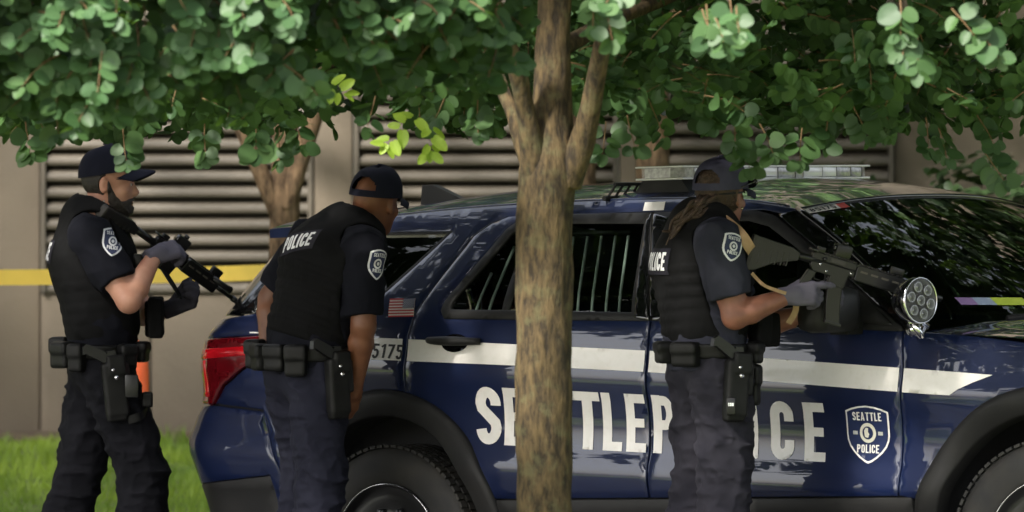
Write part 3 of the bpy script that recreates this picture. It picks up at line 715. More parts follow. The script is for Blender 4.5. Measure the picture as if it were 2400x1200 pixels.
decal('seal_ring', [sl(cir(SHX, SHZ - .098, .0235))], M_navyd, bd, off=.0066)
decal('seal_face', [sl([(SHX - .012, SHZ - .112), (SHX - .015, SHZ - .09), (SHX - .006, SHZ - .079), (SHX + .004, SHZ - .081), (SHX + .002, SHZ - .095), (SHX + .008, SHZ - .102), (SHX + .002, SHZ - .116)])], MATS['seal_cream'], bd, off=.0080)
for s_ in (-1, 1): decal('seal_mark', [sl([(SHX + s_ * .045, SHZ - .105), (SHX + s_ * .066, SHZ - .105), (SHX + s_ * .066, SHZ - .092), (SHX + s_ * .045, SHZ - .092)])], mat('seal_grey', (.42, .43, .40), .5), bd, off=.0052)
# flag
fq = lambda u, v: (.0 + .121 * u + .018 * (1 - v), 1.241 + .068 * v)
fl = decal('flag_decal', [[fq(0, 0), fq(1, 0), fq(1, 1), fq(0, 1)]], M_white, off=.0022)
M_fr, M_fb = mat('flag_red', (.45, .03, .035), .45), mat('flag_blue', (.03, .04, .13), .45)
for i in range(0, 13, 2): decal('flag_stripe', [[fq(0, i / 13), fq(1, i / 13), fq(1, (i + 1) / 13), fq(0, (i + 1) / 13)]], M_fr, fl, off=.0034)
decal('flag_canton', [[fq(.55, 6 / 13), fq(1, 6 / 13), fq(1, 1), fq(.55, 1)]], M_fb, fl, off=.0046)
mbp = []
for r_ in range(9):
    for c_ in range(6 if r_ % 2 == 0 else 5):
        u, v = .585 + .076 * c_ + (0 if r_ % 2 == 0 else .038), 6 / 13 + (r_ + .7) / 9.6 * (7 / 13); x, z = fq(u, v); mbp.append([(x - .002, z), (x, z - .0022), (x + .002, z), (x, z + .0022)])
tag(decal('flag_stars', mbp, M_white, fl, off=.0056, bsp=.01, sp=.01), kind='stuff')
# ------------------------------------------------------------ trees, shrubs
def leaf_mat(name, c0, c1, tcol, tw=.35, use_obj=False, rough=.5):
    m = bpy.data.materials.new(name); m.use_nodes = True; n, l = m.node_tree.nodes, m.node_tree.links; b = n['Principled BSDF']
    if use_obj: a = n.new('ShaderNodeObjectInfo'); fac = a.outputs['Random']
    else: a = n.new('ShaderNodeAttribute'); a.attribute_name = 'tint'; fac = a.outputs['Fac']
    x = n.new('ShaderNodeMix'); x.data_type = 'RGBA'; x.inputs['A'].default_value = (*c0, 1); x.inputs['B'].default_value = (*c1, 1); l.new(fac, x.inputs['Factor'])
    tc = n.new('ShaderNodeTexCoord'); t = n.new('ShaderNodeTexNoise'); t.inputs['Scale'].default_value = 60; l.new(tc.outputs['Object'], t.inputs['Vector'])
    y = n.new('ShaderNodeMix'); y.data_type = 'RGBA'; y.blend_type = 'MULTIPLY'; y.inputs['Factor'].default_value = .35
    l.new(x.outputs['Result'], y.inputs['A']); l.new(t.outputs['Color'], y.inputs['B'])
    if use_obj:
        sx = n.new('ShaderNodeSeparateXYZ'); l.new(tc.outputs['Object'], sx.inputs[0]); ab = n.new('ShaderNodeMath'); ab.operation = 'ABSOLUTE'; l.new(sx.outputs['Y'], ab.inputs[0])
        ml = n.new('ShaderNodeMath'); ml.operation = 'MULTIPLY_ADD'; ml.inputs[1].default_value = -.8; l.new(ab.outputs[0], ml.inputs[0]); l.new(sx.outputs['X'], ml.inputs[2])
        fr_ = n.new('ShaderNodeMath'); fr_.operation = 'PINGPONG'; fr_.inputs[1].default_value = .09; l.new(ml.outputs[0], fr_.inputs[0])
        mn = n.new('ShaderNodeMath'); mn.operation = 'MINIMUM'; l.new(fr_.outputs[0], mn.inputs[0]); l.new(ab.outputs[0], mn.inputs[1])
        mr = n.new('ShaderNodeMapRange'); mr.inputs['From Max'].default_value = .022; mr.inputs['To Min'].default_value = 1.0; mr.inputs['To Max'].default_value = 0.; l.new(mn.outputs[0], mr.inputs['Value'])
        vx = n.new('ShaderNodeMix'); vx.data_type = 'RGBA'; vx.blend_type = 'MIX'; sc_ = n.new('ShaderNodeMath'); sc_.operation = 'MULTIPLY'; sc_.inputs[1].default_value = .45; l.new(mr.outputs[0], sc_.inputs[0]); l.new(sc_.outputs[0], vx.inputs['Factor'])
        l.new(x.outputs['Result'], vx.inputs['A']); vx.inputs['B'].default_value = (c1[0] * 1.5, c1[1] * 1.4, c1[2] * 1.2, 1); x = vx
    l.new(x.outputs['Result'], b.inputs['Base Color']); b.inputs['Roughness'].default_value = rough; b.inputs['Specular IOR Level'].default_value = .25
    tr = n.new('ShaderNodeBsdfTranslucent'); tr.inputs[0].default_value = (*tcol, 1)
    mx = n.new('ShaderNodeMixShader'); mx.inputs[0].default_value = tw; l.new(b.outputs[0], mx.inputs[1]); l.new(tr.outputs[0], mx.inputs[2]); l.new(mx.outputs[0], n['Material Output'].inputs[0])
    return m
LC0, LC1, LT = (.022, .052, .018), (.044, .088, .026), (.07, .14, .012)
M_leafS = leaf_mat('leaf_mass', LC0, LC1, LT, .18); M_leafO = leaf_mat('leaf_single', (.027, .064, .024), (.050, .102, .036), LT, .22, True)
M_leafY = leaf_mat('leaf_sun_tinted', (.17, .27, .03), (.28, .40, .05), (.35, .5, .04), .45, True)  # yellow-green put in the colour for sunlight through the leaves
M_leafB = leaf_mat('leaf_back', (.045, .092, .027), (.092, .165, .050), (.12, .22, .025), .3)

LEAF_DARK = leaf_mat('leaf_darkened', (.014, .030, .011), (.032, .060, .020), (.04, .075, .012), .2)  # darkened so the side windows mirror less light; shrubs share it
# leaf template: x along the midrib from the stalk, y across, z up
LO = np.array([(0, 0), (-.06, .14), (-.02, .32), (.14, .46), (.36, .50), (.60, .455), (.80, .32), (.93, .14), (.97, 0)])
LO = np.concatenate([LO, LO[-2:0:-1] * (1, -1)])
LV = np.concatenate([[(.42, 0, -.035)], np.stack([LO[:, 0], LO[:, 1], .10 * np.abs(LO[:, 1]) - .10 * (LO[:, 0] - .4) ** 2], 1)])
LF = np.array([(0, 1 + i, 1 + (i + 1) % len(LO)) for i in range(len(LO))])
def leaf_frames(D, Nn):
    D = D / np.linalg.norm(D, axis=1, keepdims=True); Nn = Nn - (Nn * D).sum(1, keepdims=True) * D
    Nn = Nn / np.maximum(np.linalg.norm(Nn, axis=1, keepdims=True), 1e-6); return D, np.cross(Nn, D), Nn
def leaf_mass(name, P, D, Nn, S, m, parent=None, origin=(0, 0, 0), kind='stuff'):
    D, B, Nn = leaf_frames(D, Nn); k = len(LV)
    W = RNG.uniform(.75, 1.12, len(P)); Zc = RNG.normal(.8, 1.1, len(P))
    V = P[:, None] + S[:, None, None] * (LV[None, :, 0:1] * D[:, None] + LV[None, :, 1:2] * W[:, None, None] * B[:, None] + LV[None, :, 2:3] * Zc[:, None, None] * Nn[:, None])
    F = (LF[None] + (np.arange(len(P)) * k)[:, None, None]).reshape(-1, 3); V = V.reshape(-1, 3) - np.array(origin)
    me = bpy.data.meshes.new(name); me.vertices.add(len(V)); me.vertices.foreach_set('co', V.ravel())
    me.loops.add(F.size); me.loops.foreach_set('vertex_index', F.ravel()); me.polygons.add(len(F))
    me.polygons.foreach_set('loop_start', np.arange(0, F.size, 3)); me.polygons.foreach_set('loop_total', np.full(len(F), 3))
    me.update(); me.validate()
    at = me.attributes.new('tint', 'FLOAT', 'POINT'); at.data.foreach_set('value', np.repeat(RNG.random(len(P)), k).astype(np.float32))
    me.materials.append(m); o = bpy.data.objects.new(name, me); COL.objects.link(o)
    if parent: o.parent = parent
    if kind: o['kind'] = kind
    return o
def leaf_variant(wid, curl):
    v = LV * np.array([1, wid, curl]); me = bpy.data.meshes.new('leaf'); me.from_pydata([tuple(p) for p in v], [], [tuple(f) for f in LF]); me.polygons.foreach_set('use_smooth', [True] * len(LF)); return me

def spray(P0, d, length, droop, face, size, step=.029, spread=1.0):
    """one leafy twig: returns twig points and leaf arrays"""
    n_ = max(3, int(length / step)); p = np.array(P0, float); d = np.array(d, float); d /= np.linalg.norm(d)
    pts = [p.copy()]; P, D, N_, S = [], [], [], []
    for i in range(n_):
        d = d + np.array([0, 0, -droop]) + RNG.normal(0, .05, 3); d /= np.linalg.norm(d); p = p + d * step; pts.append(p.copy())
        f = np.array(face, float) + RNG.normal(0, .28, 3); sd_ = np.cross(f, d); sd_ /= max(np.linalg.norm(sd_), 1e-6)
        for s_ in ((1, -1) if RNG.random() < .75 else (RNG.choice([1, -1]),)):
            ld = sd_ * s_ * spread + d * RNG.uniform(.1, .7) + np.array([0, 0, -.25]) + RNG.normal(0, .15, 3)
            P.append(p + ld / np.linalg.norm(ld) * .012); D.append(ld); N_.append(f + RNG.normal(0, .2, 3)); S.append(size * RNG.uniform(.7, 1.15) * (1 - .35 * (i / n_) ** 2))
    D.append(d + np.array([0, 0, -.2])); P.append(p); N_.append(np.array(face) + RNG.normal(0, .25, 3)); S.append(size * .7)
    return pts, P, D, N_, S

def bark(name, c0, c1, c2):
    m = bpy.data.materials.new(name); m.use_nodes = True; n, l = m.node_tree.nodes, m.node_tree.links; b = n['Principled BSDF']; b.inputs['Roughness'].default_value = .9; b.inputs['Specular IOR Level'].default_value = .2
    tc = n.new('ShaderNodeTexCoord'); mp = n.new('ShaderNodeMapping'); mp.inputs['Scale'].default_value = (1, 1, .28); l.new(tc.outputs['Object'], mp.inputs[0])
    t = n.new('ShaderNodeTexNoise'); t.inputs['Scale'].default_value = 42; t.inputs['Detail'].default_value = 10; t.inputs['Roughness'].default_value = .65; l.new(mp.outputs[0], t.inputs['Vector'])
    r = n.new('ShaderNodeValToRGB'); e = r.color_ramp.elements; e[0].position = .40; e[0].color = (*c0, 1); e[1].position = .61; e[1].color = (*c1, 1); l.new(t.outputs['Fac'], r.inputs[0])
    t2 = n.new('ShaderNodeTexNoise'); t2.inputs['Scale'].default_value = 16; t2.inputs['Detail'].default_value = 9; t2.inputs['Roughness'].default_value = .62; l.new(tc.outputs['Object'], t2.inputs['Vector'])
    r2 = n.new('ShaderNodeMapRange'); r2.inputs['From Min'].default_value = .52; r2.inputs['From Max'].default_value = .66; r2.inputs['To Max'].default_value = .6; l.new(t2.outputs['Fac'], r2.inputs['Value'])
    x = n.new('ShaderNodeMix'); x.data_type = 'RGBA'; x.inputs['B'].default_value = (*c2, 1); l.new(r2.outputs[0], x.inputs['Factor']); l.new(r.outputs[0], x.inputs['A']); l.new(x.outputs['Result'], b.inputs['Base Color'])
    u = n.new('ShaderNodeBump'); u.inputs['Strength'].default_value = 1.0; u.inputs['Distance'].default_value = .014; l.new(t.outputs['Fac'], u.inputs['Height']); l.new(u.outputs[0], b.inputs['Normal'])
    return m
M_bark = bark('bark_lichen', srgb(38, 32, 24), srgb(78, 65, 44), srgb(78, 75, 52))
M_bark2 = bark('bark_grey', srgb(70, 56, 43), srgb(122, 100, 77), srgb(104, 90, 70))
M_twig = mat('twig', srgb(92, 70, 42), .8)
def vnoise(P, sc, seed=0):
    """smooth value noise, vectorised"""
    q = np.asarray(P, float) * sc + seed * 17.3; i = np.floor(q).astype(np.int64); f = q - i; f = f * f * (3 - 2 * f)
    def h(a, b_, c): 
        v = (a * 374761393 + b_ * 668265263 + c * 2147483647 + seed * 974711) & 0x7fffffff; v = (v ^ (v >> 13)) * 1274126177 & 0x7fffffff; v = v ^ (v >> 16); return (v & 0xffff) / 32767.5 - 1
    r = 0
    for a in (0, 1):
        for b_ in (0, 1):
            for c in (0, 1):
                r = r + h(i[:, 0] + a, i[:, 1] + b_, i[:, 2] + c) * (f[:, 0] if a else 1 - f[:, 0]) * (f[:, 1] if b_ else 1 - f[:, 1]) * (f[:, 2] if c else 1 - f[:, 2])
    return r
def limb(name, pts, rad, m, parent, seg=28, sub=14, rough=.06, origin=(0, 0, 0)):
    P = [Vector(p) for p in pts]; Q, rr = [], []
    for i in range(len(P) - 1):          # Catmull-Rom refinement
        p0, p1, p2, p3 = P[max(i - 1, 0)], P[i], P[i + 1], P[min(i + 2, len(P) - 1)]
        for k in range(sub):
            t = k / sub; Q.append(.5 * ((2 * p1) + (p2 - p0) * t + (2 * p0 - 5 * p1 + 4 * p2 - p3) * t * t + (3 * p1 - p0 - 3 * p2 + p3) * t ** 3)); rr.append(rad[i] * (1 - t) + rad[i + 1] * t)
    Q.append(P[-1]); rr.append(rad[-1])
    mb = MB().tube(Q, rr, seg); V = np.array([tuple(v) for v in mb.v]); C = np.repeat(np.array([tuple(q) for q in Q]), seg, 0)
    d = V - C; k_ = 1 + rough * vnoise(V, (14, 14, 5), 3) + rough * .6 * vnoise(V, (38, 38, 12), 5)
    return mesh_obj(name, C + d * k_[:, None] - np.array(origin), mb.f, m, parent)

# --- the street tree in front of the car
TX, TY = .108, -3.0; TZ = ground_z(TX, TY)
tree = thing('street_tree', 'street tree with lichen-spotted trunk and round leaves standing before the police SUV', 'tree', (TX, TY, TZ))
TO = (TX, TY, TZ)
SF = 640 * 40 / 37.0
def tp(px, py, y=TY): # helper: a point at the tree's own distance
    s = 25600 / (y + 40) ; return ((px - 1200) / s, y, CAM_Z - (y + 40) * math.tan(CAM_P) + (600 - py) / s)
trunk = limb('trunk', [(TX - .005, TY, TZ - .05), tp(1275, 1400), tp(1275, 900), tp(1276, 560), tp(1283, 400), tp(1290, 300), tp(1296, 120), tp(1300, -120), tp(1290, -500), tp(1310, -1100)], [.125, .098, .096, .094, .098, .076, .060, .052, .042, .015], M_bark, tree, 40, 16, .07, TO)
limb('branch', [tp(1262, 430, -3.03), tp(1246, 340, -3.06), tp(1230, 250, -3.10), tp(1196, 120, -3.2), tp(1100, -60, -3.4), tp(900, -300, -3.8)], [.05, .042, .034, .030, .026, .01], M_bark, tree, 20, 8, .08, TO)
limb('branch', [tp(1330, 430, -3.02), tp(1362, 340, -3.06), tp(1385, 240, -3.12), tp(1412, 100, -3.2), tp(1440, -80, -3.3), tp(1600, -400, -3.6)], [.05, .044, .036, .030, .026, .01], M_bark, tree, 20, 8, .08, TO)
limb('branch', [tp(1255, 420, -2.98), tp(1222, 330, -2.95), tp(1190, 240, -2.9), tp(1100, 120, -2.7), tp(700, 20, -2.2), tp(300, -100, -1.8)], [.04, .03, .024, .022, .016, .006], M_bark, tree, 16, 8, .08, TO)
limb('branch', [tp(1235, 300, -3.08), tp(1222, 235, -3.10), tp(1214, 190, -3.12)], [.03, .024, .022], M_bark, tree, 14, 6, .1, TO)
limb('branch', [tp(1300, 120, -2.95), tp(1500, 20, -2.4), tp(1800, -80, -1.9), tp(2300, -140, -1.5)], [.035, .026, .018, .006], M_bark, tree, 14, 8, .08, TO)
limb('branch', [tp(560, 250, -2.6), tp(640, 215, -2.62), tp(730, 180, -2.65), tp(900, 80, -2.7), tp(1100, 0, -2.75)], [.006, .010, .013, .018, .022], M_bark, tree, 10, 6, .08, TO)

LP, LD, LN, LS, LQ = [], [], [], [], []      # all leaves; LQ: how much they stand out in the picture
twigs = MB()
def add_spray(px, py, y, dirn, length, droop, face, size, q, twig=True):
    pts, P, D, N_, S = spray(tp(px, py, y), dirn, length, droop, face, size)
    if twig: twigs.tube([Vector(p) - Vector(TO) for p in pts], [.0035 * (1 - .7 * i / len(pts)) for i in range(len(pts))], 4, cap=False)
    LP.extend(P); LD.extend(D); LN.extend(N_); LS.extend(S); LQ.extend([q] * len(P))
# lower edge of the foliage across the picture (x, y in the photograph's pixels at the tree's distance)
EX = [-300, 0, 150, 300, 450, 600, 700, 740, 830, 870, 960, 1100, 1200, 1300, 1400, 1500, 1650, 1750, 1850, 1950, 2050, 2180, 2250, 2330, 2400, 2700]
EF = [300, 285, 310, 275, 255, 235, 210, 120, 130, 215, 225, 215, 190, 60, 55, 70, 120, 60, 40, 60, 120, 165, 120, 110, 60, 60]        # front skirt
EB = [350, 335, 335, 325, 330, 335, 330, 240, 210, 255, 310, 310, 275, 240, 300, 320, 320, 335, 320, 310, 330, 360, 285, 240, 320, 330]   # shaded inside and back
for k in range(680):      # front skirt, left of the trunk: dense sprays that face the light
    px = RNG.uniform(-260, 1200); lim = np.interp(px, EX, EF); py = RNG.uniform(-330, lim - 75)
    y = -3.4 - 1.9 * (1 - ((px - 300) / 1500) ** 2) * RNG.uniform(.55, 1.0) + .5 * max(0, py / 300)
    add_spray(px, py, y, (RNG.normal(0, .55), -.5, RNG.uniform(-.9, .1)), RNG.uniform(.10, .19), .10, (RNG.normal(0, .3), -.70, .62), .066, 3)
for k in range(22):       # thinner skirt on the right
    px = RNG.choice([1395, 1420, 1640, 1680, 1900, 2140, 2180, 2310]) + RNG.normal(0, 55); lim = np.interp(px, EX, EF) + 10; py = RNG.uniform(-260, lim - 70)
    add_spray(px, py, RNG.uniform(-5.0, -3.9), (RNG.normal(.1, .4), -.4, RNG.uniform(-.9, -.1)), RNG.uniform(.08, .15), .10, (RNG.normal(0, .3), -.7, .6), .066, 3)
for (px, py, dx) in ((1395, -20, 0), (1420, 15, .1), (2125, 60, -.1), (2150, 90, 0), (2230, 20, .7), (2290, 70, .8), (1655, 10, .1), (1690, 30, .2), (2110, 0, 0)):
    add_spray(px, py, -4.4, (dx, -.2, -.8), .12, .08, (0, -.8, .55), .072, 4)
for k in range(1450):      # shaded foliage under and behind the crown
    px = RNG.uniform(-350, 2750); lim = np.interp(px, EX, EB); py = lim - 95 - abs(RNG.normal(0, 170))
    y = RNG.uniform(-2.9, .2)
    s = 25600 / (y + 40) / SF; py2 = 600 - (600 - py) * s; px2 = 1200 + (px - 1200) * s
    add_spray(px2, py2, y, (RNG.normal(0, .8), RNG.normal(0, .6), RNG.uniform(-.6, .1)), RNG.uniform(.10, .20), .08, (RNG.normal(0, .4), RNG.normal(.35, .35), .85), .062, 1, twig=k % 2 == 0)
for px, py, y, dx in ((1050, 205, -2.6, -.3), (1120, 235, -2.6, -.1), (880, 225, -2.7, -.2), (690, 265, -2.5, .1), (655, 300, -2.4, .0), (1420, 285, -2.6, -.1), (1470, 270, -2.5, .2),
                      (1660, 215, -2.4, .1), (1720, 270, -2.4, .1), (1740, 320, -2.2, .2), (1780, 290, -2.4, .5), (1880, 300, -2.3, -.1), (1940, 265, -2.2, .0), (2000, 250, -2.3, .5), (2170, 275, -2.2, .1), (2200, 300, -2.2, .3), (2290, 270, -2.1, .6), (2310, 360, -2.1, .6), (288, 300, -2.5, .05), (60, 285, -2.4, .0), (480, 290, -2.4, 0), (600, 285, -2.4, 0)):
    add_spray(px, py, y, (dx, -.2, -.8), .13, .09, (RNG.normal(0, .3), -.7, .5), .064, 2)
N_in_front = len(LP)
# the rest of the crown above and around, out of the picture, which shades what is below
for k in range(760):
    a = RNG.uniform(0, 6.283); u = RNG.random() ** .6; zz = RNG.uniform(0, 1)
    rr = 2.6 * math.sqrt(max(1 - zz ** 2.2, .02)) * (.40 + .60 * u); p = np.array([TX + .1 + math.cos(a) * rr, TY + .55 + math.sin(a) * rr * .86, 2.55 + zz * 2.0])
    if (p[1] < -4.2 and p[2] < 2.75) or (k > 420 and (p[0] < .5 or p[1] < -3.3)): continue
    out = np.array([math.cos(a), math.sin(a), .5])
    pts, P, D, N_, S = spray(p, out + RNG.normal(0, .4, 3), .34, .08, out + np.array([0, 0, .6]), .11, step=.046)
    LP.extend(P); LD.extend(D); LN.extend(N_); LS.extend(S); LQ.extend([0] * len(P))
for k in range(950):     # leaf slabs added out of view to shade the right and rear foliage
    if k < 600: p = np.array([RNG.uniform(.35, 3.1), RNG.uniform(-3.4, .6), RNG.uniform(2.52, 3.4)])
    else: p = np.array([RNG.uniform(-2.9, .4), RNG.uniform(-1.8, .6), RNG.uniform(2.52, 3.3)])
    pts, P, D, N_, S = spray(p, (RNG.normal(0, 1), RNG.normal(0, 1), .1), .30, .06, (RNG.normal(0, .3), RNG.normal(0, .3), 1), .11, step=.046)
    LP.extend(P); LD.extend(D); LN.extend(N_); LS.extend(S); LQ.extend([0] * len(P))
LP, LD, LN, LS, LQ = map(np.array, (LP, LD, LN, LS, LQ))
# the 300 leaves that show largest are objects of their own, the rest one mass
pxs = 1200 + LP[:, 0] * 25600 / (LP[:, 1] + 40); pys = 600 - (LP[:, 2] - (CAM_Z - (LP[:, 1] + 40) * math.tan(CAM_P))) * 25600 / (LP[:, 1] + 40)
vis = (pxs > 0) & (pxs < 2400) & (pys > 5) & (LQ >= 2)
order = np.argsort(np.where(vis, LP[:, 1] - LS * 6, 99)); solo = order[:290]
rest = np.ones(len(LP), bool); rest[solo] = False
D_, B__, N__ = leaf_frames(LD, LN); var = [leaf_variant(w_, c_) for w_, c_ in ((.9, 1), (1.0, .3), (1.08, 1.8), (.80, -.6))]
for v_ in var: v_.materials.append(M_leafO)
for i in solo:
    o = bpy.data.objects.new('leaf', var[int(i) % 4]); COL.objects.link(o); o.parent = tree
    Mx = Matrix([[D_[i][r] * LS[i], B__[i][r] * LS[i], N__[i][r] * LS[i], LP[i][r] - TO[r]] for r in range(3)] + [[0, 0, 0, 1]]); o.matrix_basis = Mx
leaf_mass('crown', LP[rest], LD[rest], LN[rest], LS[rest], M_leafS, tree, TO)
tw = twigs.build('twigs', M_twig, tree, smooth=True); tw['kind'] = 'stuff'
# a shoot coloured bright yellow-green to stand in for sun through its leaves
vy = leaf_variant(.62, 1.2); vy.materials.append(M_leafY)
for (px, py, dx, dz, ln) in ((985, 262, -.55, -.55, .17), (1010, 280, -.05, -.9, .13), (760, 195, .5, -.2, .07)):
    pts, P, D, N_, S = spray(tp(px, py, -2.75), (dx, -.1, dz), ln, .03, (.1, -.75, .5), .062, step=.027)
    D, B, N_ = leaf_frames(np.array(D), np.array(N_))
    for p, d, b_, n_, s_ in zip(P, D, B, N_, S):
        o = bpy.data.objects.new('sun_tinted_leaf', vy); COL.objects.link(o); o.parent = tree
        o.matrix_basis = Matrix([[d[r] * s_, b_[r] * s_, n_[r] * s_, p[r] - TO[r]] for r in range(3)] + [[0, 0, 0, 1]])

# --- trees on the lawn behind, shrubs by the wall
def lawn_tree(x, y, label, r0, fork, crown_z, cr, ch, n_sprays, lean=0., mat_=None, seed=1, cat='tree', group=None, side_branch=True, lm=None):
    z = ground_z(x, y); t = thing('lawn_tree', label, cat, (x, y, z), group)
    fz = fork - z
    limb('trunk', [(0, 0, -.05), (lean * .2, 0, fz * .4), (lean * .6, 0, fz * .8), (lean, 0, fz), (lean * 1.4, .05, fz + .8), (lean * 1.5, .05, crown_z - z + ch * .6)], [r0 * 1.25, r0, r0 * .92, r0 * .95, r0 * .6, r0 * .2], mat_ or M_bark2, t, 24, 10, .09)
    limb('branch', [(lean * .9, -.02, fz - .12), (lean + .12, -.05, fz + .25), (lean + .35, -.05, fz + .9), (lean + .8, 0, fz + 1.6)], [r0 * .7, r0 * .55, r0 * .4, r0 * .1], mat_ or M_bark2, t, 16, 8, .09)
    if side_branch: limb('branch', [(lean * .8, 0, fz - .2), (lean - .15, -.04, fz + .15), (lean - .4, -.05, fz + .7), (lean - .9, 0, fz + 1.4)], [r0 * .65, r0 * .5, r0 * .35, r0 * .1], mat_ or M_bark2, t, 16, 8, .09)
    rg = np.random.default_rng(seed); P, D, N_, S = [], [], [], []
    for k in range(n_sprays):
        v = rg.normal(0, 1, 3); v /= np.linalg.norm(v); u = rg.random() ** .45
        c = np.array([v[0] * cr * u, v[1] * cr * u, crown_z - z + ch * .5 + v[2] * ch * .5 * u])
        _, p, d, n_, s = spray(c, v + np.array([0, 0, -.2]), .30, .06, v + np.array([0, 0, .7]), .11, step=.045); P += p; D += d; N_ += n_; S += s
    leaf_mass('crown', np.array(P), np.array(D), np.array(N_), np.array(S), lm or M_leafB, t)
    return t
lawn_tree(-.98, 6.2, 'pale brown forked tree trunk on the lawn left of the leaning officer', .066, 1.72, 2.35, 2.3, 3.2, 330, .02, seed=2)
lawn_tree(.60, 6.6, 'dark tree trunk on the lawn rising behind the light bar end of the SUV', .075, 2.3, 2.5, 2.2, 3.2, 330, .0, M_bark2, seed=3, side_branch=False)
lawn_tree(.31, 7.2, 'dark tree trunk just right of the street tree trunk, in front of the louvres', .055, 2.0, 2.7, 1.8, 3.0, 160, 0, seed=4, side_branch=False)
lawn_tree(3.7, 6.4, 'tree on the lawn right of the dark shrub, its crown above the wall', .09, 2.2, 2.6, 2.6, 4.4, 700, 0, seed=5)
lawn_tree(-5.5, 5.6, 'lawn tree near the wall with the yellow tape tied to it', .10, 2.0, 1.9, 2.0, 3.6, 380, 0, seed=8)
# big trees added out of view to close off low sky and darken reflections
proto = None
for i, (x, y, sc_, lb) in enumerate(((-5.6, .6, 1.25, 'added unseen big tree nearest the striding officer, left of the picture'), (-9.4, 1.6, 1.35, 'added unseen big tree second to the left of the striding officer'), (-9.5, -6.5, 1.3, 'added unseen big tree on the far left of the planting strip'),
                                     (7.2, -3.6, 1.2, 'added unseen big tree right of the bonnet of the SUV'), (4.6, 4.9, 1.1, 'added unseen big tree over the bonnet end of the SUV'), (9.5, 5.5, 1.3, 'added unseen big tree beyond the right edge'), (-5.4, -27, 1.2, 'added unseen big tree left of the gap toward the camera'), (6.4, -25, 1.25, 'added unseen big tree right of the gap toward the camera'), (0.5, -52, 1.5, 'added unseen big tree standing behind the camera'))):
    if proto is None:
        proto = lawn_tree(0, y, lb, .13, 2.2, 2.3, 3.0, 5.2, 1500, 0, seed=30, lm=LEAF_DARK); pc = list(proto.children); t_ = proto
    else:
        t_ = proto.copy(); COL.objects.link(t_)
        for ch in pc: c_ = ch.copy(); COL.objects.link(c_); c_.parent = t_
    t_.location = (x, y, ground_z(x, y) - .02); t_.scale = (sc_, sc_, sc_); t_.rotation_euler = (0, 0, i * 1.1); t_['label'] = lb; t_['group'] = 'added big trees out of view'
def shrub(x, y, rx, ry, h, label, n_sprays, seed):
    z = ground_z(x, y); t = thing('shrub', label, 'shrub', (x, y, z)); rg = np.random.default_rng(seed); P, D, N_, S = [], [], [], []; mb = MB()
    for k in range(9):
        a = rg.uniform(0, 6.28); mb.tube([(0, 0, -.03), (math.cos(a) * rx * .3, math.sin(a) * ry * .3, h * .4), (math.cos(a) * rx * .6, math.sin(a) * ry * .6, h * .8)], [.02, .014, .005], 6)
    mb.build('stems', M_twig, t, smooth=True)['kind'] = 'stuff'
    for k in range(n_sprays):
        v = rg.normal(0, 1, 3); v /= np.linalg.norm(v); u = rg.random() ** .4; lump = 1 + .22 * math.sin(v[0] * 5 + seed) * math.cos(v[2] * 4)
        c = np.array([v[0] * rx * u * lump, v[1] * ry * u, h * .52 + v[2] * h * .48 * u * lump])
        _, p, d, n_, s = spray(c, v + rg.normal(0, .4, 3), .16, .05, v + np.array([0, -.1, .6]), .06, step=.03); P += p; D += d; N_ += n_; S += s
    leaf_mass('foliage', np.array(P), np.array(D), np.array(N_), np.array(S), LEAF_DARK, t)
shrub(2.22, 6.2, .50, .55, 1.55, 'dark green rounded shrub against the wall at the right edge', 420, 21)
shrub(1.15, 7.4, .75, .45, 1.22, 'low green shrub behind the roof light bar', 260, 22)
# ------------------------------------------------------------ people: signed-distance modelling, meshed with surface nets
def A(*p): return np.array(p, float)
def nrm(v): v = np.asarray(v, float); return v / max(np.linalg.norm(v), 1e-9)
def smin(a, b, k):
    if k <= 0: return np.minimum(a, b)
    h = np.clip(.5 + .5 * (b - a) / k, 0, 1); return b + (a - b) * h - k * h * (1 - h)
def smax(a, b, k): return -smin(-a, -b, k)
def cone(P, a, b, ra, rb):
    ab = b - a; t = np.clip(((P - a) @ ab) / max(ab @ ab, 1e-9), 0, 1); return np.linalg.norm(P - a - t[:, None] * ab, axis=1) - (ra + (rb - ra) * t)
def econe(P, a, b, ra, rb, ax):
    """tapered limb with an elliptic section: ra, rb = (half width along ax, half width across)"""
    ab = b - a; L = np.linalg.norm(ab); d = ab / L; ax = nrm(ax - (ax @ d) * d); bx = np.cross(d, ax)
    t = np.clip(((P - a) @ d) / L, 0, 1); v = P - a - (t * L)[:, None] * d
    r1 = ra[0] + (rb[0] - ra[0]) * t; r2 = ra[1] + (rb[1] - ra[1]) * t; m_ = np.minimum(r1, r2)
    q = np.sqrt(((v @ ax) / r1) ** 2 + ((v @ bx) / r2) ** 2 + ((v @ d) / m_) ** 2); return (q - 1) * m_
def ell(P, c, r, F):
    """ellipsoid; F rows are its axes"""
    q = (P - c) @ F.T; k = np.linalg.norm(q / r, axis=1); k2 = np.linalg.norm(q / (r * r), axis=1); return k * (k - 1) / np.maximum(k2, 1e-6)
def rbox(P, c, hs, F, rd):
    q = np.abs((P - c) @ F.T) - (np.asarray(hs) - rd); return np.linalg.norm(np.maximum(q, 0), axis=1) + np.minimum(q.max(1), 0) - rd
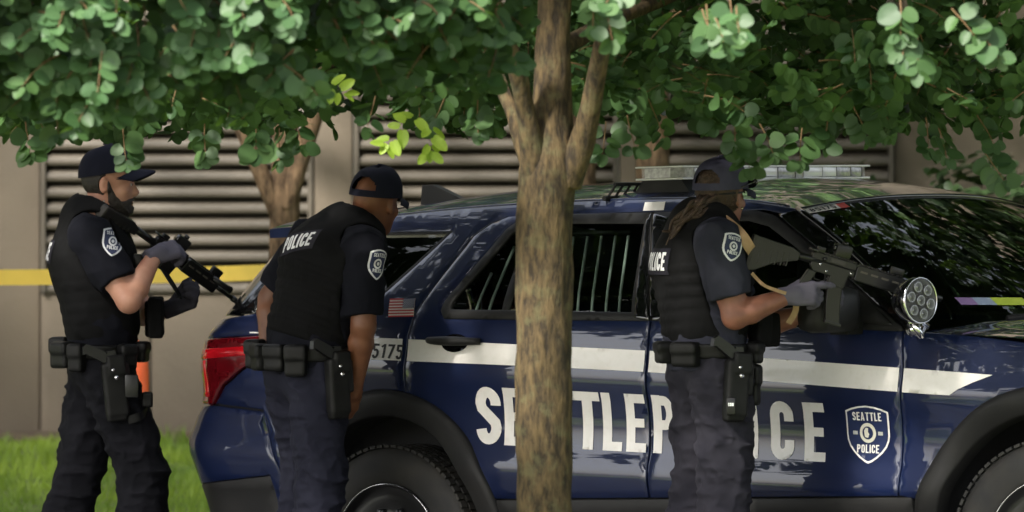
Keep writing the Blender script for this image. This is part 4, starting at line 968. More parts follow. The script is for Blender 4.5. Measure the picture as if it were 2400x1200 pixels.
def sdf_mesh(f, lo, hi, h, cs=4):
    lo = np.asarray(lo, float) - 3 * h; hi = np.asarray(hi, float) + 3 * h; H = h * cs
    nc = np.ceil((hi - lo) / H).astype(int) + 1
    g = [lo[i] + H * np.arange(nc[i] + 1) for i in range(3)]
    Pc = np.stack(np.meshgrid(*g, indexing='ij'), -1).reshape(-1, 3); c = f(Pc).reshape(nc + 1)
    near = np.abs(c) < H * 1.75
    cell = np.zeros(nc, bool)
    for a in (0, 1):
        for b_ in (0, 1):
            for d in (0, 1): cell |= near[a:nc[0] + a, b_:nc[1] + b_, d:nc[2] + d]
    fm = cell.repeat(cs, 0).repeat(cs, 1).repeat(cs, 2); n_ = np.array(fm.shape)
    node = np.zeros(n_ + 1, bool)
    for a in (0, 1):
        for b_ in (0, 1):
            for d in (0, 1): node[a:n_[0] + a, b_:n_[1] + b_, d:n_[2] + d] |= fm
    vals = np.ones(n_ + 1, np.float32); cc = c[:-1, :-1, :-1].repeat(cs, 0).repeat(cs, 1).repeat(cs, 2); vals[:-1, :-1, :-1] = cc
    idx = np.argwhere(node); out = np.empty(len(idx), np.float32)
    for i in range(0, len(idx), 200000): out[i:i + 200000] = f(lo + h * idx[i:i + 200000])
    vals[node] = out; s = vals < 0
    cnt = np.zeros(n_, np.int8)
    for a in (0, 1):
        for b_ in (0, 1):
            for d in (0, 1): cnt += s[a:n_[0] + a, b_:n_[1] + b_, d:n_[2] + d]
    act = (cnt > 0) & (cnt < 8); ci = np.argwhere(act); vid = -np.ones(n_, np.int64); vid[act] = np.arange(len(ci))
    acc = np.zeros((len(ci), 3)); k = np.zeros(len(ci)); off = [(0, 0, 0), (1, 0, 0), (0, 1, 0), (1, 1, 0), (0, 0, 1), (1, 0, 1), (0, 1, 1), (1, 1, 1)]
    cv = [vals[ci[:, 0] + o[0], ci[:, 1] + o[1], ci[:, 2] + o[2]] for o in off]
    for a, b_ in ((0, 1), (2, 3), (4, 5), (6, 7), (0, 2), (1, 3), (4, 6), (5, 7), (0, 4), (1, 5), (2, 6), (3, 7)):
        va, vb = cv[a], cv[b_]; x = (va < 0) != (vb < 0); t = np.where(x, va / np.where(x, va - vb, 1), 0)
        pa, pb = np.array(off[a]), np.array(off[b_]); acc += np.where(x[:, None], pa + t[:, None] * (pb - pa), 0); k += x
    V = lo + h * (ci + acc / np.maximum(k, 1)[:, None]); F = []
    for ax in range(3):
        sl0 = [slice(None)] * 3; sl1 = [slice(None)] * 3; sl0[ax] = slice(0, -1); sl1[ax] = slice(1, None)
        e = s[tuple(sl0)] != s[tuple(sl1)]; ei = np.argwhere(e); ins = s[tuple(sl0)][e]; u, v_ = (ax + 1) % 3, (ax + 2) % 3
        ok = (ei[:, u] > 0) & (ei[:, v_] > 0) & (ei[:, u] < n_[u]) & (ei[:, v_] < n_[v_]) & (ei[:, ax] < n_[ax]); ei, ins = ei[ok], ins[ok]
        def at(du, dv): q = ei.copy(); q[:, u] += du; q[:, v_] += dv; return vid[q[:, 0], q[:, 1], q[:, 2]]
        q = np.stack([at(-1, -1), at(0, -1), at(0, 0), at(-1, 0)], 1); q[~ins] = q[~ins][:, ::-1]; F.append(q)
    return V, np.concatenate(F)
def sdf_obj(name, f, lo, hi, h, m, root, smooth_it=1):
    V, F = sdf_mesh(f, lo, hi, h)
    F = F[(F >= 0).all(1)]
    for _ in range(smooth_it):       # light relaxation
        acc = np.zeros_like(V); k = np.zeros(len(V))
        for a in range(4):
            i, j = F[:, a], F[:, (a + 1) % 4]; np.add.at(acc, i, V[j]); np.add.at(k, i, 1)
        V = V + .5 * (acc / np.maximum(k, 1)[:, None] - V)
    o = fast_obj(name, V - np.array(root.location), F, m, root); o['_sdf'] = 1; del o['_sdf']
    return o, V, F
def fast_obj(name, V, F, m, parent):
    me = bpy.data.meshes.new(name); me.vertices.add(len(V)); me.vertices.foreach_set('co', V.ravel().astype(np.float32)); k = F.shape[1]
    me.loops.add(F.size); me.loops.foreach_set('vertex_index', F.ravel().astype(np.int32)); me.polygons.add(len(F))
    me.polygons.foreach_set('loop_start', np.arange(0, F.size, k, dtype=np.int32)); me.polygons.foreach_set('loop_total', np.full(len(F), k, np.int32))
    me.polygons.foreach_set('use_smooth', np.ones(len(F), bool)); me.update(); me.materials.append(m)
    o = bpy.data.objects.new(name, me); COL.objects.link(o); o.parent = parent; return o

def skin_mat(name, c, c2):
    m = mat(name, c, .48, noise=(18, c2, 6, .3, .75), bump=(140, .10, .0015), spec=.4); b = m.node_tree.nodes['Principled BSDF']
    b.inputs['Subsurface Weight'].default_value = .10; b.inputs['Subsurface Radius'].default_value = (.012, .005, .003); return m
def fabric(name, c, c2, sheen=.0, scale=700, bs=.25):
    return mat(name, c, .88, spec=.12, noise=(7, c2, 6, .35, .7), bump=(scale, bs, .0012), sheen=sheen)
S_light = skin_mat('skin_light', srgb(188, 142, 120), srgb(166, 114, 94)); S_brown = skin_mat('skin_brown', srgb(122, 80, 56), srgb(98, 62, 43)); S_dark = skin_mat('skin_dark', srgb(138, 92, 74), srgb(108, 70, 56))
F_shirt = fabric('shirt_navy_black', (.0046, .0050, .0085), (.0075, .008, .0125)); F_shirt3 = fabric('shirt_lightened_navy', (.020, .021, .032), (.031, .032, .045))  # second shirt lightened to stand in for stronger light on its wearer
F_vest = fabric('vest_black', (.0038, .0038, .0042), (.0068, .0068, .0075), 0, 500, .4); F_trou = fabric('trousers_black', (.0042, .0044, .0062), (.0075, .0075, .0105)); F_trou3 = fabric('trousers_faded', (.016, .0155, .022), (.030, .0285, .037)); F_trou2 = fabric('trousers_navy', (.0115, .012, .021), (.02, .021, .033))  # the faded trousers are also lightened in place of stronger light
F_cap = fabric('cap_navy', (.009, .010, .019), (.013, .014, .025)); F_cap3 = fabric('cap_faded', (.042, .041, .070), (.058, .057, .090))
F_glove = fabric('glove_grey', (.085, .080, .105), (.115, .108, .138)); F_gloved = fabric('glove_dark', (.022, .021, .027), (.05, .047, .06), 0, 500)
M_leather = mat('gear_black', (.0048, .0048, .005), .5, spec=.2, noise=(14, (.009, .009, .009)), bump=(200, .15, .001)); M_gun = mat('gun_black', (.0085, .0085, .009), .32, spec=.38, metal=.0, noise=(12, (.011, .011, .0115)), bump=(400, .1, .0006))
M_hair = mat('hair_black', (.012, .009, .007), .6, noise=(60, (.022, .016, .012)), bump=(160, .8, .004)); M_dread = mat('dread_hair', (.030, .018, .012), .75, noise=(50, (.06, .034, .02)), bump=(180, .9, .004))
M_boot = mat('boot_black', (.01, .01, .01), .5, bump=(90, .2, .002)); M_tan = mat('tan_webbing', (.36, .24, .13), .85, noise=(30, (.27, .175, .09)), bump=(500, .4, .001)); M_thread = mat('patch_white', (.66, .66, .68), .8, bump=(600, .3, .0008)); M_patch = mat('patch_blue', (.022, .030, .075), .85, bump=(600, .3, .0008))
M_eye = mat('eye_dark', (.01, .008, .007), .15); M_white_eye = mat('eye_white', (.5, .48, .45), .3)

def pxw(px, py, y):
    s = 25600 / (y + 40); return A((px - 1200) / s, y, CAM_Z - (y + 40) * math.tan(CAM_P) + (600 - py) / s)
def hand_prims(w, d, pn, th, curl, k=1.0, thumb=(.75, .55, .35)):
    """w wrist, d towards the knuckles, pn palm normal, th thumb side. Returns (a,b,ra,rb) capsules"""
    d, pn = nrm(d), nrm(pn - (np.dot(pn, nrm(d))) * nrm(d)); th = nrm(th - np.dot(th, d) * d - np.dot(th, pn) * pn)
    out = [(w, w + d * .03 * k, .026 * k, .029 * k)]
    for i, (o, L) in enumerate(((.030, .96), (.011, 1.06), (-.010, 1.0), (-.029, .80))):
        kn = w + (d * (.092 if i < 3 else .084) + th * o) * k; out.append((w + (d * .03 + th * o * .75) * k, kn, .0165 * k, .0125 * k))
        q = kn; an = 0; c3 = curl[i] if isinstance(curl[0], (list, tuple)) else curl
        for ln, c, ra, rb in ((.044, c3[0], .0108, .0098), (.027, c3[1], .0098, .0090), (.020, c3[2], .0090, .0080)):
            an += c; q2 = q + (d * math.cos(an) + pn * math.sin(an)) * ln * L * k; out.append((q, q2, ra * k, rb * k)); q = q2
    t0 = w + (d * .022 + th * .026 + pn * .006) * k; dt = nrm(d * thumb[0] + th * thumb[1] + pn * thumb[2]); t1 = t0 + dt * .042 * k
    t2 = t1 + nrm(dt * .8 + d * .35 + pn * .2) * .032 * k; t3 = t2 + nrm(d * .8 + pn * .45 - th * .2) * .026 * k
    out += [(t0, t1, .0175 * k, .0130 * k), (t1, t2, .0125 * k, .0112 * k), (t2, t3, .0112 * k, .0092 * k)]
    return out
def hand_sdf(P, prims, grow=0.):
    d = None
    for a, b, ra, rb in prims:
        q = cone(P, a, b, ra + grow, rb + grow); d = q if d is None else smin(d, q, .007)
    return d
def bounds(*arrs): 
    q = np.array(arrs).reshape(-1, 3); return q.min(0), q.max(0)

def proj_decal(name, polys, C, rt, up, bv, m, parent, root, off, sp=.008, bsp=.006, cast=.42):
    sp = min(sp, .009); bsp = min(bsp, .006)
    rt, up = nrm(rt), nrm(up); nn = np.cross(rt, up); V, T = tri2d(polys, sp, union=True, bsp=bsp); out = []
    for u, v in V:
        p = np.asarray(C) + rt * u + up * v; h = bv.ray_cast(Vector(p + nn * cast * .5), Vector(-nn), cast)
        q = np.array(h[0]) if h[0] is not None else p
        out.append(q + nn * off)
    return mesh_obj(name, np.array(out) - np.array(root.location), [tuple(t) for t in T], m, parent)
def badge_patch(C, rt, up, w, h, bv, parent, root):
    tr = lambda P: [(x, z) for x, z in P]
    a = proj_decal('shoulder_patch', [tr(shield(0, h / 2, w, h))], C, rt, up, bv, M_thread, parent, root, .003, .012)
    b_ = proj_decal('patch_field', [tr(shield(0, h / 2 - .006, w - .014, h - .013))], C, rt, up, bv, M_patch, a, root, .0052, .012)
    for txt, v0, ww in (('SEATTLE', .245 * h, .66 * w), ('POLICE', -.235 * h, .52 * w)):
        for ch, ps in word(txt, -ww / 2, v0 - (.0 if txt[0] == 'S' else .02 * h), .125 * h, .1, ww, .2): proj_decal('letter', ps, C, rt, up, bv, M_thread, b_, root, .0085, .01, .01)
    proj_decal('seal', [cir(0, .03 * h, .165 * h, 18)], C, rt, up, bv, M_thread, b_, root, .0080, .01); proj_decal('seal_ring', [cir(0, .03 * h, .105 * h, 14)], C, rt, up, bv, M_patch, b_, root, .0098, .01)
    proj_decal('seal_centre', [cir(0, .03 * h, .06 * h, 12)], C, rt, up, bv, M_thread, b_, root, .0115, .01)

def cap(C, F, m, root, closed_back=False, k=1.0, emblem=False, tilt=0., lift=0.):
    C = C + F[2] * lift
    """baseball cap on a head centred at C with axes F = (forward, right, up)"""
    fw, rt, up = F; fw = nrm(fw * math.cos(tilt) + up * math.sin(tilt)); up = nrm(np.cross(rt, fw)) * (1 if np.dot(np.cross(rt, fw), up) > 0 else -1)
    nt, npz = 96, 32; V, Fc = [], []
    for j in range(npz + 1):
        ph = math.pi / 2 * j / npz
        for i in range(nt):
            th = 2 * math.pi * i / nt; c = math.cos(ph) ** .72; front = max(math.cos(th), 0) ** 2
            x = (.107 + .004 * front) * math.cos(th) * c * (1 - .10 * front * math.sin(ph) * (1 if math.cos(th) > 0 else 0)); y = .090 * math.sin(th) * c; z = .028 + .008 * math.cos(th) + .108 * math.sin(ph) ** .92
            sm = 1 + .008 * (1 if i % 16 == 0 else 0); V.append(C + (fw * (x * sm - .006) + rt * y * sm + up * z) * k)
    for j in range(npz):
        for i in range(nt):
            th = abs(((i + .5) / nt - .5) * 2 * math.pi); zj = (j + .5) / npz
            if not closed_back and th < .60 and .11 < zj < .11 + .34 * math.sqrt(max(1 - (th / .60) ** 2, 0)): continue
            Fc.append((j * nt + i, j * nt + (i + 1) % nt, (j + 1) * nt + (i + 1) % nt, (j + 1) * nt + i))
    co = mesh_obj('cap', np.array(V) - np.array(root.location), Fc, m, root)
    V, Fc = [], []; nb = 20
    for lay in (0, -.005):
        for r_ in range(7):
            for i in range(nb + 1):
                t = -1 + 2 * i / nb; e = r_ / 6; x0 = .100 * math.sqrt(max(1 - (t * .93) ** 2, 0)); x1 = .100 + .078 * (1 - abs(t) ** 2.6) 
                x = x0 * (1 - e) + max(x1, x0) * e; y = .083 * t * (1 - .06 * e); z = .040 - .030 * t * t - .012 * e * e + lay
                V.append(C + (fw * (x - .006) + rt * y + up * z) * k)
    q = 7 * (nb + 1)
    for r_ in range(6):
        for i in range(nb):
            a = r_ * (nb + 1) + i; Fc.append((a, a + 1, a + nb + 2, a + nb + 1)); Fc.append((q + a + nb + 1, q + a + nb + 2, q + a + 1, q + a))
    for i in range(nb): a = 6 * (nb + 1) + i; Fc.append((a, a + 1, q + a + 1, q + a))
    mesh_obj('brim', np.array(V) - np.array(root.location), Fc, m, co)
    MB().lathe([(-.003, .0), (-.003, .008), (0, .009), (.004, .006), (.005, 0)], C + (fw * -.006 + up * .139) * k - np.array(root.location), up, 12).build('cap_button', m, co, smooth=True)
    if emblem:
        bv = BVHTree.FromPolygons([tuple(v + np.array(root.location)) for v in np.array([v.co for v in co.data.vertices])], [tuple(p.vertices) for p in co.data.polygons])
        cc = C + (fw * .09 + up * .082) * k
        for ch, ps in word('SPD', -.030, -.02, .040, .06, .060, .2): proj_decal('emblem_letter', ps, cc, -rt, up * .9 - fw * .3, bv, M_thread, co, root, .002, .01, .01)
    return co
def head_sdf(P, C, F, beard=0.):
    fw, rt, up = F; Q = np.array(F); L = lambda a, b_, c: C + fw * a + rt * b_ + up * c
    d = ell(P, L(-.008, 0, .028), A(.096, .074, .092), Q)
    d = smin(d, ell(P, L(.030, 0, -.045), A(.062, .058, .072), Q), .03)
    d = smin(d, ell(P, L(.062, 0, -.092), A(.030, .030, .026), Q), .025)
    d = smin(d, cone(P, L(.080, 0, .012), L(.104, 0, -.024), .010, .0125), .012); d = smin(d, ell(P, L(.094, 0, -.031), A(.013, .019, .010), Q), .008)
    d = smin(d, ell(P, L(.076, 0, .026), A(.016, .048, .010), Q), .014)
    for s_ in (-1, 1):
        d = smax(d, -ell(P, L(.094, s_ * .033, .006), A(.014, .018, .011), Q), .012); d = smin(d, ell(P, L(.074, s_ * .033, .004), A(.014, .015, .012), Q), .004)
        d = smin(d, ell(P, L(.062, s_ * .046, -.022), A(.018, .016, .016), Q), .02)
        e = ell(P, L(-.012, s_ * .076, -.004), A(.019, .011, .032), Q); e = smax(e, -ell(P, L(-.004, s_ * .088, -.002), A(.010, .009, .019), Q), .006); d = smin(d, e, .006)
    d = smin(d, ell(P, L(.082, 0, -.058), A(.014, .024, .0065), Q), .006); d = smin(d, ell(P, L(.080, 0, -.071), A(.014, .021, .007), Q), .006)
    return d
def officer(o):
    """o: dict of joints (world), directions and materials; returns the person's root Empty and garment meshes"""
    J = o['J']; y0 = o['y']
    root = thing('person', o['label'], 'person', tuple(o['base']), 'police officers beside the car')
    fc = nrm(o['chest']); rc = nrm(np.cross(fc, A(0, 0, 1))); fp = nrm(o['pelvis']); rp = nrm(np.cross(fp, A(0, 0, 1)))
    fh = nrm(o['face']); rh = nrm(np.cross(fh, A(0, 0, 1)) + o.get('roll', 0) * A(0, 0, 1)); uh = np.cross(rh, fh)
    H = (fh, rh, uh); HC = J['head']; s = o.get('s', 1.0)
    spine = [(J['pelvis'], rp, (.158, .112)), (J['waist'], nrm(rp + rc), (.148, .108)), (J['chest'], rc, (.172, .122)), (J['collar'], rc, (.120, .085))]
    def torso(P, g=0., lo=0, hi=3, k=.05):
        d = None
        for i in range(lo, hi):
            (a, x0, ra), (b_, x1, rb) = spine[i], spine[i + 1]
            q = econe(P, a, b_, ((ra[0] + g) * s, (ra[1] + g) * s), ((rb[0] + g) * s, (rb[1] + g) * s), x0 + x1); d = q if d is None else smin(d, q, k)
        return d
    def shoulders(P, g=0.):
        return smin(cone(P, J['collar'], J['shR'], .062 * s + g, .066 * s + g), cone(P, J['collar'], J['shL'], .062 * s + g, .066 * s + g), .03)
    def arm(P, side, g=0., lower=True, bulk=1.0):
        sh, el, wr = J['sh' + side], J['el' + side], J['wr' + side]
        d = cone(P, sh, el, .060 * s * bulk + g, .046 * s * bulk + g); m_ = sh * .5 + el * .5; d = smin(d, ell(P, m_, A(.085, .056 * bulk, .056 * bulk) + g, frame(el - sh)), .03)
        if lower:
            m2 = el * .70 + wr * .30; d = smin(d, smin(cone(P, el, m2, .042 * bulk + g, .047 * bulk + g), cone(P, m2, wr, .047 * bulk + g, .029 + g), .01), .018)
        return d
    def frame(d):
        d = nrm(d); a = nrm(np.cross(d, A(.3, .2, 1))); return np.array([d, a, np.cross(d, a)])
    def leg(P, side, g=0., taper=1.0):
        hp, kn, an = J['hip' + side], J['kn' + side], J['an' + side]; cf = kn * .68 + an * .32 - fp * .015
        d = cone(P, hp, kn, .088 * s + g, .062 * s + g * taper); d = smin(d, cone(P, kn, cf, .060 * s + g * taper, .058 * s + g * taper), .02); return smin(d, cone(P, cf, an, .058 * s + g * taper, .042 * s + g * taper), .02)
    hands = {k: hand_prims(J['wr' + k], *o['hand' + k]) for k in 'RL'}
    neck = lambda P, g=0.: cone(P, J['collar'] + A(0, 0, -.01), HC - uh * .05 - fh * .018, .062 + g, .056 + g)
    def body(P):
        d = torso(P, -.004); d = smin(d, shoulders(P), .03)
        for k in 'RL': d = smin(d, arm(P, k), .03); d = smin(d, leg(P, k, -.004), .03)
        d = smin(d, neck(P), .025); d = smin(d, head_sdf(P, HC, H), .02)
        for k in 'RL':
            d = smin(d, hand_sdf(P, hands[k]), .012)
            d = smin(d, cone(P, J['an' + k], J['an' + k] + fp * .13 + A(0, 0, -.05), .04, .03), .02)
        return d
    allp = [v for v in J.values()] + [p for k in 'RL' for q in hands[k] for p in q[:2]]
    lo, hi = bounds(*allp); lo = lo - .13; hi = hi + .15
    bo, V, F = sdf_obj('body', body, lo, hi, .0056, o['skin'], root)
    # wrinkles
    def folds(P, amp, sc, seed, ax=A(1, 1, 1)):
        n1 = vnoise(P * ax, sc, seed); n2 = vnoise(P * ax + n1[:, None] * .03, sc * 2.1, seed + 1); return amp * ((1 - np.abs(n1)) ** 2.2 * 1.2 - .5 + .45 * ((1 - np.abs(n2)) ** 2 - .4))
    wf = o.get('wr', 1.0)
    # shirt
    sleeve = {k: (J['sh' + k] * (1 - o['slv']) + J['el' + k] * o['slv'], nrm(J['el' + k] - J['sh' + k])) for k in 'RL'}
    def shirt(P):
        d = smin(torso(P, .014), shoulders(P, .012), .03)
        for k in 'RL':
            c, n_ = sleeve[k]; t = (P - c) @ n_; a = arm(P, k, .014, False, o.get('bulk', 1)) - .006 * np.clip(1 + t / .12, 0, 1); a = smax(a, t, .006); d = smin(d, a, .035)
        d = d - folds(P + P[:, 2:3] * A(.4, .2, 0), .0080 * wf, 11, 31, A(1, 1, .8))
        d = smax(d, -(neck(P, .012) + .0), .006) if False else d
        d = smax(d, (P - (J['collar'] + uh * .035)) @ nrm(uh + fh * .25), .008)
        return smax(d, -((P - J['pelvis']) @ A(0, 0, 1) + .02), .01)
    lo2, hi2 = bounds(J['pelvis'], J['shR'], J['shL'], J['collar'], sleeve['R'][0], sleeve['L'][0])
    so, SV, SF_ = sdf_obj('shirt', shirt, lo2 - .2, hi2 + .14, .006, o['shirt'], root)
    cb = J['collar'] + uh * .035; vs_ = []
    for (r_, h_) in ((.066, -.035), (.068, .005), (.071, .026), (.075, .024), (.074, -.005), (.078, -.035)):
        for i in range(28):
            a = 2 * math.pi * i / 28; nd = nrm(HC - uh * .05 - cb); bx = nrm(np.cross(nd, rh)); vs_.append(cb + nd * (h_ + .012 * math.cos(a)) + (rh * math.sin(a) - bx * -math.cos(a)) * r_ - np.array(root.location))
    mesh_obj('collar', vs_, [(j * 28 + i, j * 28 + (i + 1) % 28, (j + 1) * 28 + (i + 1) % 28, (j + 1) * 28 + i) for j in range(5) for i in range(28)], o['shirt'], so)
    # trousers
    def trou(P):
        d = torso(P, .014, 0, 1); 
        for k in 'RL':
            l_ = leg(P, k, .020, 1.35) - folds(P + (P[:, 2:3] * A(.35, 0, 0)), .0135 * wf, 9, 40 + ord(k), A(1, 1, 1.35)) - folds(P + (P[:, 2:3] * A(-.3, .1, 0)), .0060 * wf, 22, 44 + ord(k), A(.8, .8, 1.1)); d = smin(d, l_, .03)
        d = smax(d, (P - J['pelvis']) @ A(0, 0, 1) - .075, .01)
        return smax(d, -((P[:, 2] - o['base'][2]) - .05), .01)
    lo3, hi3 = bounds(J['pelvis'], J['hipR'], J['hipL'], J['knR'], J['knL'], J['anR'], J['anL']); to, TV, TF = sdf_obj('trousers', trou, lo3 - .15, hi3 + A(.15, .15, .12), .0062, o['trou'], root)
    for k in 'RL':
        an = J['an' + k]; ft = nrm(o.get('foot' + k, fp)); zf = an[2] - .105
        def boot(P): 
            d = smin(cone(P, an + A(0, 0, .10), an + A(0, 0, -.045), .054, .052), econe(P, A(an[0], an[1], zf + .045) - ft * .05, A(an[0], an[1], zf + .036) + ft * .15, (.044, .044), (.046, .034), np.cross(ft, A(0, 0, 1))), .035)
            return smax(d, -(P[:, 2] - zf), .004)
        b0, b1 = bounds(an, an + ft * .2, an - ft * .1, A(an[0], an[1], zf)); bt, _, _ = sdf_obj('boot', boot, b0 - .06, b1 + A(.06, .06, .16), .009, M_boot, root)
        MB().prism([(-.10, -.004), (.20, -.004), (.20, .022), (-.10, .026)], -.047, .047, Matrix.Translation(Vector(A(an[0], an[1], zf)) - root.location) @ Matrix.Rotation(math.atan2(ft[1], ft[0]), 4, 'Z')).build('sole', M_boot, bt)
    # vest with webbing
    ud = nrm(J['collar'] - J['waist']); wz = J['waist'] - ud * o.get('vlow', .06)
    def vest(P):
        d = torso(P, .034, 1, 3, .06); d = smin(d, shoulders(P, .010), .05)
        h_ = (P - wz) @ ud; rows = np.abs((h_ / .043) % 1 - .5); lat = np.abs(((P - wz) @ rc / .037) % 1 - .5); web = o.get('web', .0042) * (sst(.18, .25, rows)) * (1 - .75 * sst(.42, .47, lat)) * sst(.0, .05, h_) * sst(.30, .27, h_) * sst(-.25, .25, vnoise(P, 6, 12) + .35)
        d = d - web - folds(P, .0035, 9, 71)
        for k in 'RL':
            hs = cone(P, J['sh' + k] * .86 + J['collar'] * .14, J['el' + k], .086, .082); d = smax(d, -hs, .012)
        d = smax(d, -cone(P, J['collar'] - ud * .03, HC, .098, .09), .012)
        d = smax(d, -h_, .012); return d
    vo, VV, VF = sdf_obj('vest', vest, lo2 - .22, hi2 + .12, .0062, F_vest, root)
    # belt
    bc = J['pelvis'] + A(0, 0, .055)
    def belt(P):
        d = torso(P, .030, 0, 2, .05); h_ = (P - bc) @ A(0, 0, 1); return smax(d, np.abs(h_) - .027, .006)
    be, _, _ = sdf_obj('belt', belt, bc - A(.26, .26, .06), bc + A(.26, .26, .06), .0065, M_leather, root)
    def on_belt(an, dz, g=.045):
        v = fp * math.cos(an) + rp * math.sin(an); a, b_ = (.112 + g) * s, (.158 + g) * s; r_ = 1 / math.sqrt((math.cos(an) / a) ** 2 + (math.sin(an) / b_) ** 2); return bc + v * r_ + A(0, 0, dz), v
    for (an, dz, w_, h_, t_) in o['pouches']:
        c, v = on_belt(R(an), dz); rtv = nrm(np.cross(v, A(0, 0, 1))); Fm = np.array([rtv, v, A(0, 0, 1)])
        po, _, _ = sdf_obj('pouch', lambda P: smin(rbox(P, c, (w_, t_, h_), Fm, .012), rbox(P, c + v * .006 + A(0, 0, h_ * .45), (w_ + .003, t_ + .001, h_ * .5), Fm, .012), .003), c - .11, c + .11, .006, M_leather, root)
    # holster on the right hip with the pistol in it
    if o.get('holster'):
        an, dz, tilt = o['holster']; c, v = on_belt(R(an), dz, .055); rtv = nrm(np.cross(v, A(0, 0, 1)))       # rtv points to the wearer's front or back
        fwd = rtv if np.dot(rtv, fp) > 0 else -rtv; dn = nrm(A(0, 0, -1) + fwd * tilt); fw2 = nrm(fwd - np.dot(fwd, dn) * dn); Fm = np.array([fw2, v, dn])
        ho, _, _ = sdf_obj('holster', lambda P: smin(smin(rbox(P, c + dn * .095, (.044, .026, .105), Fm, .014), rbox(P, c + dn * .005 + fw2 * .014, (.036, .030, .040), Fm, .010), .006), smin(rbox(P, c + dn * .19 - fw2 * .004, (.038, .022, .024), Fm, .008), rbox(P, c + dn * .06 + fw2 * .05, (.012, .020, .06), Fm, .006), .004), .004), c + dn * .08 - .17, c + dn * .08 + .17, .005, M_leather, root)
        MB().lathe([(0, .009), (.004, .008), (.006, 0)], Vector(c + dn * .05 + v * .027 + fw2 * .006) - root.location, Vector(v), 12).build('rivet', M_chrome, ho, smooth=True)
        MB().lathe([(0, .007), (.004, .006), (.005, 0)], Vector(c + dn * .02 + v * .031 - fw2 * .004) - root.location, Vector(v), 12).build('rivet', M_chrome, ho, smooth=True)
        def pistol_at(loc):
            g = thing('pistol', o['pistol'], 'pistol', tuple(loc), 'holstered pistols')
            Mx = Matrix(((fw2[0], v[0], dn[0], 0), (fw2[1], v[1], dn[1], 0), (fw2[2], v[2], dn[2], 0), (0, 0, 0, 1)))
            MB().prism([(-.016, -.052), (.016, -.052), (.018, .02), (-.014, .02)], -.011, .011, Mx).build('slide', M_gun, g)
            MB().prism([(-.014, -.040), (-.022, -.004), (-.095, -.052), (-.108, -.050), (-.104, -.078), (-.088, -.088), (-.03, -.056)], -.0125, .0125, Mx).build('grip', M_gun, g)
        pistol_at(c)
    # gloves
    for k in 'RL':
        if o.get('glove' + k):
            w, d_ = J['wr' + k], nrm(o['hand' + k][0]); b0, b1 = bounds(*[p for q in hands[k] for p in q[:2]])
            def gl(P): return smax(smin(hand_sdf(P, hands[k], .0032), cone(P, w - d_ * .045, w + d_ * .01, .034, .032), .012), -((P - w) @ d_ + .035), .006)
            sdf_obj('glove', gl, b0 - .05, b1 + .05, .0046, o['glove' + k], root)
    # head: eyes, brows, cap, hair
    hl = lambda a, b_, c: Vector(HC + fh * a + rh * b_ + uh * c) - root.location
    for s_ in (-1, 1):
        mb = MB(); mb.lathe([(-.007, .0), (-.005, .006), (0, .0085), (.005, .006), (.007, 0)], hl(.082, s_ * .033, .004), Vector(uh), 12); eo = mb.build('eye', M_white_eye, root, smooth=True)
        MB().lathe([(0, .0045), (.0015, .003), (.002, 0)], hl(.0895, s_ * .034, .004), Vector(fh), 10).build('iris', M_eye, eo, smooth=True)
        MB().tube([hl(.090, s_ * .014, .021), hl(.090, s_ * .032, .027), hl(.078, s_ * .052, .020)], [.004, .005, .003], 6).build('eyebrow', M_hair, root, smooth=True)
    return root, H, HC, dict(shirt=(SV, SF_), vest=(VV, VF), trousers=(TV, TF), rc=rc, fc=fc, rp=rp, fp=fp, ud=ud, on_belt=on_belt, so=so, vo=vo, body=bo, torso=torso, frame=frame, J=J)
def bvh(g): return BVHTree.FromPolygons([tuple(v) for v in g[0]], [tuple(int(i) for i in f) for f in g[1]])
def pt(y): return lambda px, py, dy=0.: pxw(px, py, y + dy)

# --- officer 1, left: walking right, rifle lowered
y1 = 1.25; q = pt(y1); gz1 = ground_z(-1.55, y1)
J = dict(head=q(256, 432, 0), collar=q(214, 520, 0), chest=q(218, 610, 0), waist=q(240, 760, 0), pelvis=q(238, 858, 0), shR=q(212, 552, -.185), shL=q(242, 548, .185), elR=q(302, 706, -.27), elL=q(335, 735, .20), wrR=q(362, 600, -.17), wrL=q(402, 722, .06),
         hipR=q(252, 890, -.09), hipL=q(228, 890, .09), knR=q(336, 1110, -.07), knL=q(182, 1120, .10), anR=q(352, 1380, -.06), anL=q(118, 1395, .11))
J['anR'][2] = gz1 + .105; J['anL'][2] = gz1 + .115
P1, H1, HC1, G1 = officer(dict(J=J, y=y1, base=A(-1.56, y1, gz1), label='bearded officer in dark cap and black uniform walking with a lowered rifle at the left', chest=A(1, .06, 0), pelvis=A(1, .05, 0), face=A(1, -.06, -.06), skin=S_light, shirt=F_shirt, trou=F_trou,
    slv=.72, wr=1.1, web=.0015, handR=(A(.75, .35, .25), A(.25, .8, -.55), A(.2, -.35, .9), (.9, 1.1, .6)), handL=(A(.85, -.12, .35), A(-.2, -.5, .55), A(.35, .5, .7), (.95, 1.1, .7)), gloveR=F_glove, gloveL=F_gloved,
    pouches=[(150, -.01, .05, .05, .03), (205, -.005, .045, .06, .035), (60, -.012, .035, .045, .025), (20, .0, .035, .04, .022), (120, -.02, .03, .055, .028)], holster=(80, -.045, .12), pistol='black pistol grip in the hip holster of the bearded officer', footR=A(1, 0, 0), footL=A(1, .1, 0)))
cap(HC1, H1, F_cap, P1, True, 1.03, emblem=True, tilt=.13, lift=.010)

